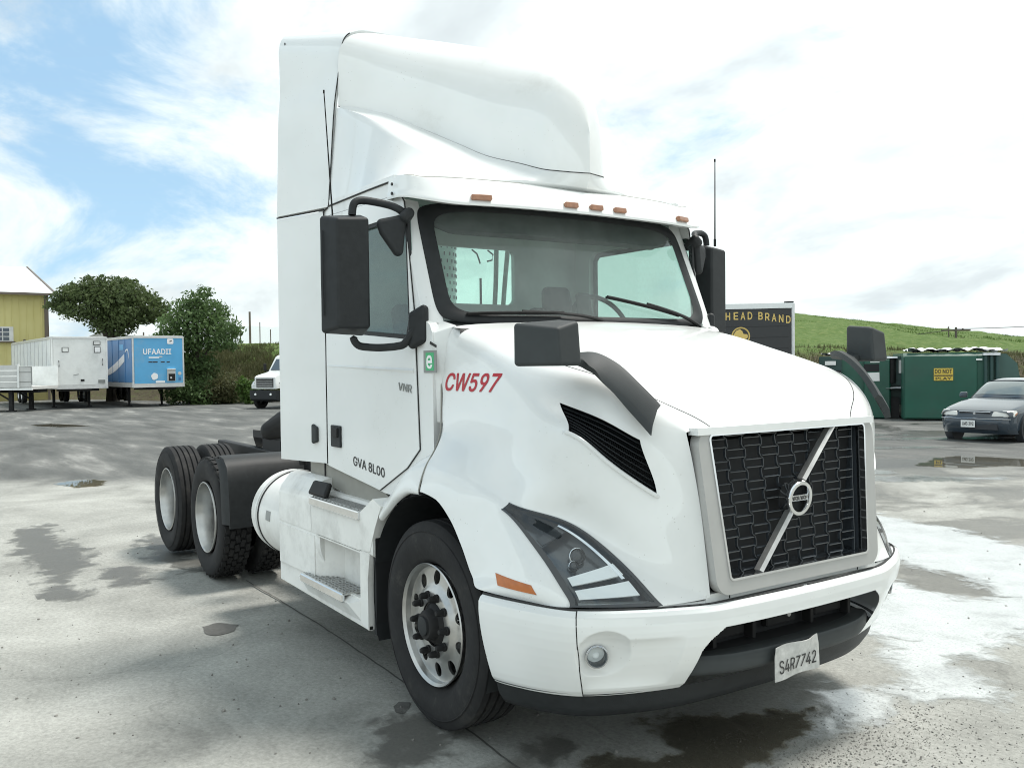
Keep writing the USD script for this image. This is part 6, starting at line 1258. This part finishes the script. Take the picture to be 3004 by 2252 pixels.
# ---- utility pole with a drooping cable
pl_ = thing('utility_pole', 'short dark pole with crossarm and cables behind the green container', 'pole', yard((2806-1502)/2668*60, 60))
obj('shaft', cyl((0, 0, 0), (0, 0, 4.15), .10, r1=.07), 'wood_pole', pl_); obj('crossarm', box((0, 0, 3.95), (.1, 1.9, .1), rz=yawR-90), 'wood_pole', pl_)
for k, (lat, z) in enumerate(((-.5, 3.95), (.45, 3.85))): obj('insulator', cyl((RH[0]*lat, RH[1]*lat, z+.05), (RH[0]*lat, RH[1]*lat, z+.22), .05), 'brown_trim', pl_)
obj('brace_post', cyl((RH[0]*-.48, RH[1]*-.48, 0), (RH[0]*-.48, RH[1]*-.48, 4.2), .035), 'wood_pole', pl_); obj('vine', leaves(np.array([vl(.35+.15*rng.standard_normal(), 2.3+.55*rng.standard_normal(), .1*rng.standard_normal()) for _ in range(260)]), np.zeros((260, 3)), .10), 'weed', pl_, smooth=False)
def cable(a, b, sag, n=24):
    a, b = np.array(a), np.array(b); t_ = np.linspace(0, 1, n)[:, None]; p = a+(b-a)*t_; p[:, 2] -= sag*4*(t_*(1-t_))[:, 0]; return p
obj('cable', tube(cable(vl(0, 4.02), vl(-11.5, 3.35, 2), .25), .022, 5), 'frame_black', pl_); obj('cable', tube(cable(vl(0, 4.05), vl(9, 4.45, -2), .12), .022, 5), 'frame_black', pl_)

# ---- dark sedan
pbr('car_paint', (.016, .024, .032), .16, coat=.9, var=.1, vscale=3); pbr('car_glass', (.10, .125, .125), .05, coat=1.0); pbr('car_lens', (.62, .62, .58), .15, coat=.8); pbr('car_plastic', (.02, .022, .025), .5)
h = -FH*math.cos(math.radians(52))-RH*math.sin(math.radians(52)); cyaw = math.degrees(math.atan2(h[1], h[0]))
fc = yard((2862-1502)/2668*20.4, 20.4)[:2]; cc = fc-h*2.1
car = thing('parked_car', 'dark blue-grey compact sedan parked at the right edge of the yard', 'car', (*cc, float(ground(*cc))), cyaw)
def sym2(R): return both(grid(patch(np.array(R)*[1, -1, 1], 5, 6)))
# columns run from the nose to the tail; rows from the centre line down to the sill
cx = [2.10, 1.95, 1.55, .95, .1, -.9, -1.55, -2.0, -2.14]
rows = []
for ys, zs in (([0]*9, [.70, .76, .86, .96, .97, .98, .99, .97, .90]), ([.45, .47, .50, .55, .6, .6, .56, .5, .45], [.695, .755, .85, .945, .955, .965, .975, .955, .885]),
               ([.66, .70, .745, .76, .775, .77, .75, .70, .62], [.68, .74, .815, .89, .915, .925, .92, .89, .83]), ([.74, .80, .835, .845, .85, .85, .84, .80, .72], [.60, .64, .70, .74, .76, .77, .76, .72, .66]),
               ([.73, .80, .84, .85, .85, .85, .84, .80, .72], [.46, .48, .50, .50, .50, .50, .50, .50, .48]), ([.70, .78, .82, .83, .83, .83, .82, .78, .70], [.30, .28, .25, .22, .20, .20, .22, .27, .30])):
    rows.append([(x, y, z) for x, y, z in zip(cx, ys, zs)])
body = sym2(rows)
nose_ = []
for y, x in ((0, 2.135), (.35, 2.125), (.60, 2.10), (.74, 2.02), (.82, 1.86)):
    nose_.append([(x-.03, y, .69), (x+.03, y, .58), (x+.07, y, .535), (x+.075, y, .42), (x+.05, y, .30), (x-.03, y, .20)])
obj('body', [body, both(grid(np.array(nose_)*[1, -1, 1])), box((-2.13, 0, .55), (.06, 1.4, .6), bev=.03)], 'car_paint', car, smooth=50)
gw = [(.98, .0, .97), (.92, .62, .95)]
GH = np.array([[(.98, 0, .965), (.35, 0, 1.34), (-.30, 0, 1.40), (-.85, 0, 1.37), (-1.55, 0, .985)], [(.95, .35, .962), (.33, .33, 1.335), (-.30, .34, 1.395), (-.84, .33, 1.365), (-1.52, .36, .98)], [(.86, .64, .945), (.27, .53, 1.30), (-.30, .55, 1.36), (-.80, .53, 1.33), (-1.45, .62, .97)], [(.80, .70, .925), (.20, .60, 1.25), (-.30, .62, 1.29), (-.75, .60, 1.26), (-1.40, .68, .95)], [(.80, .745, .89), (.25, .755, .90), (-.30, .765, .91), (-.75, .76, .91), (-1.35, .745, .90)]])
Gp = patch(GH*[1, -1, 1], 8, 6)
obj('roof', both(grid(Gp)), 'car_paint', car, smooth=45); obj('window_frame', both(cat([tube(Gp[18, :]+[0, -.004, .004], .011, 6), tube(np.vstack([Gp[0:19, 8]])+[.01, 0, .008], .010, 6)])), 'car_plastic', car)
Ng = normals(Gp); Ng *= np.sign((Ng*(Gp-np.array([-.3, 0, .6]))).sum(-1, keepdims=True))
Q = Gp+Ng*.006
obj('windshield', both(grid(Q[0:13, 1:8])), 'car_glass', car, smooth=50); obj('rear_window', both(grid(Q[0:12, 26:32])), 'car_glass', car, smooth=50)
for s in (1, -1):
    f = (lambda m: tm(m)) if s == 1 else mir
    obj('side_window', f(grid(Q[19:24, 3:16])), 'car_glass', car, smooth=50); obj('side_window', f(grid(Q[19:24, 18:29])), 'car_glass', car, smooth=50)
    hl = obj('headlight', f(rhull([(2.125, -.40, .605), (2.10, -.42, .665), (2.03, -.69, .70), (1.90, -.79, .69), (1.99, -.785, .605), (2.09, -.64, .60)], .027)), 'car_lens', car); obj('turn_lamp', f(rhull([(1.99, -.76, .64), (1.91, -.81, .66), (1.97, -.80, .62)], .022)), 'amber_pale', hl)
    obj('wheel_arch', f(cyl((1.42, -.865, .31), (1.42, -.70, .31), .355, 32)), 'car_plastic', car); obj('wheel_arch', f(cyl((-1.25, -.865, .31), (-1.25, -.70, .31), .35, 32)), 'car_plastic', car)
    obj('mirror', f(cat([rhull([(.72, -.86, .97), (.72, -.98, .97), (.72, -.86, 1.04), (.70, -.98, 1.03)], .035)])), 'car_paint', car)
    obj('wiper', f(tube([(.93, -.05, .985), (.90, -.30, .985), (.80, -.58, .965)], .010)), 'frame_black', car)
    for x in (1.42, -1.25):
        small_wheel(car, x, -s*.80, s, .295, .175)
    obj('door_line', f(tube([(.55, -.853, .85), (.57, -.866, .6), (.50, -.858, .3)], .004)), 'seam', car)
obj('grille', rhull([(2.115, -.34, .625), (2.115, .34, .625), (2.115, -.32, .665), (2.115, .32, .665)], .012), 'car_plastic', car); obj('grille_bar', rhull([(2.13, -.34, .682), (2.13, .34, .682)], .010), 'chrome', car)
obj('badge', cyl((2.13, 0, .645), (2.142, 0, .645), .03), 'chrome', car)
obj('lower_grille', box((2.185, .22, .36), (.03, .62, .13)), 'car_plastic', car); obj('bumper_line', both(tube([(2.222, 0, .535), (2.205, -.35, .535), (2.17, -.62, .535), (2.09, -.76, .535)], .007)), 'chrome', car)
pl = obj('number_plate', box((2.225, -.10, .415), (.012, .31, .155)), 'paper', car); obj('lettering', place(text('LM3 392', .07, .003, bold=True, width=.25), (2.232, -.225, .385), (0, 1, 0), (0, 0, 1)), 'black_decal', pl, smooth=False)
obj('underbody', box((-.1, 0, .28), (3.9, 1.4, .2)), 'car_plastic', car)
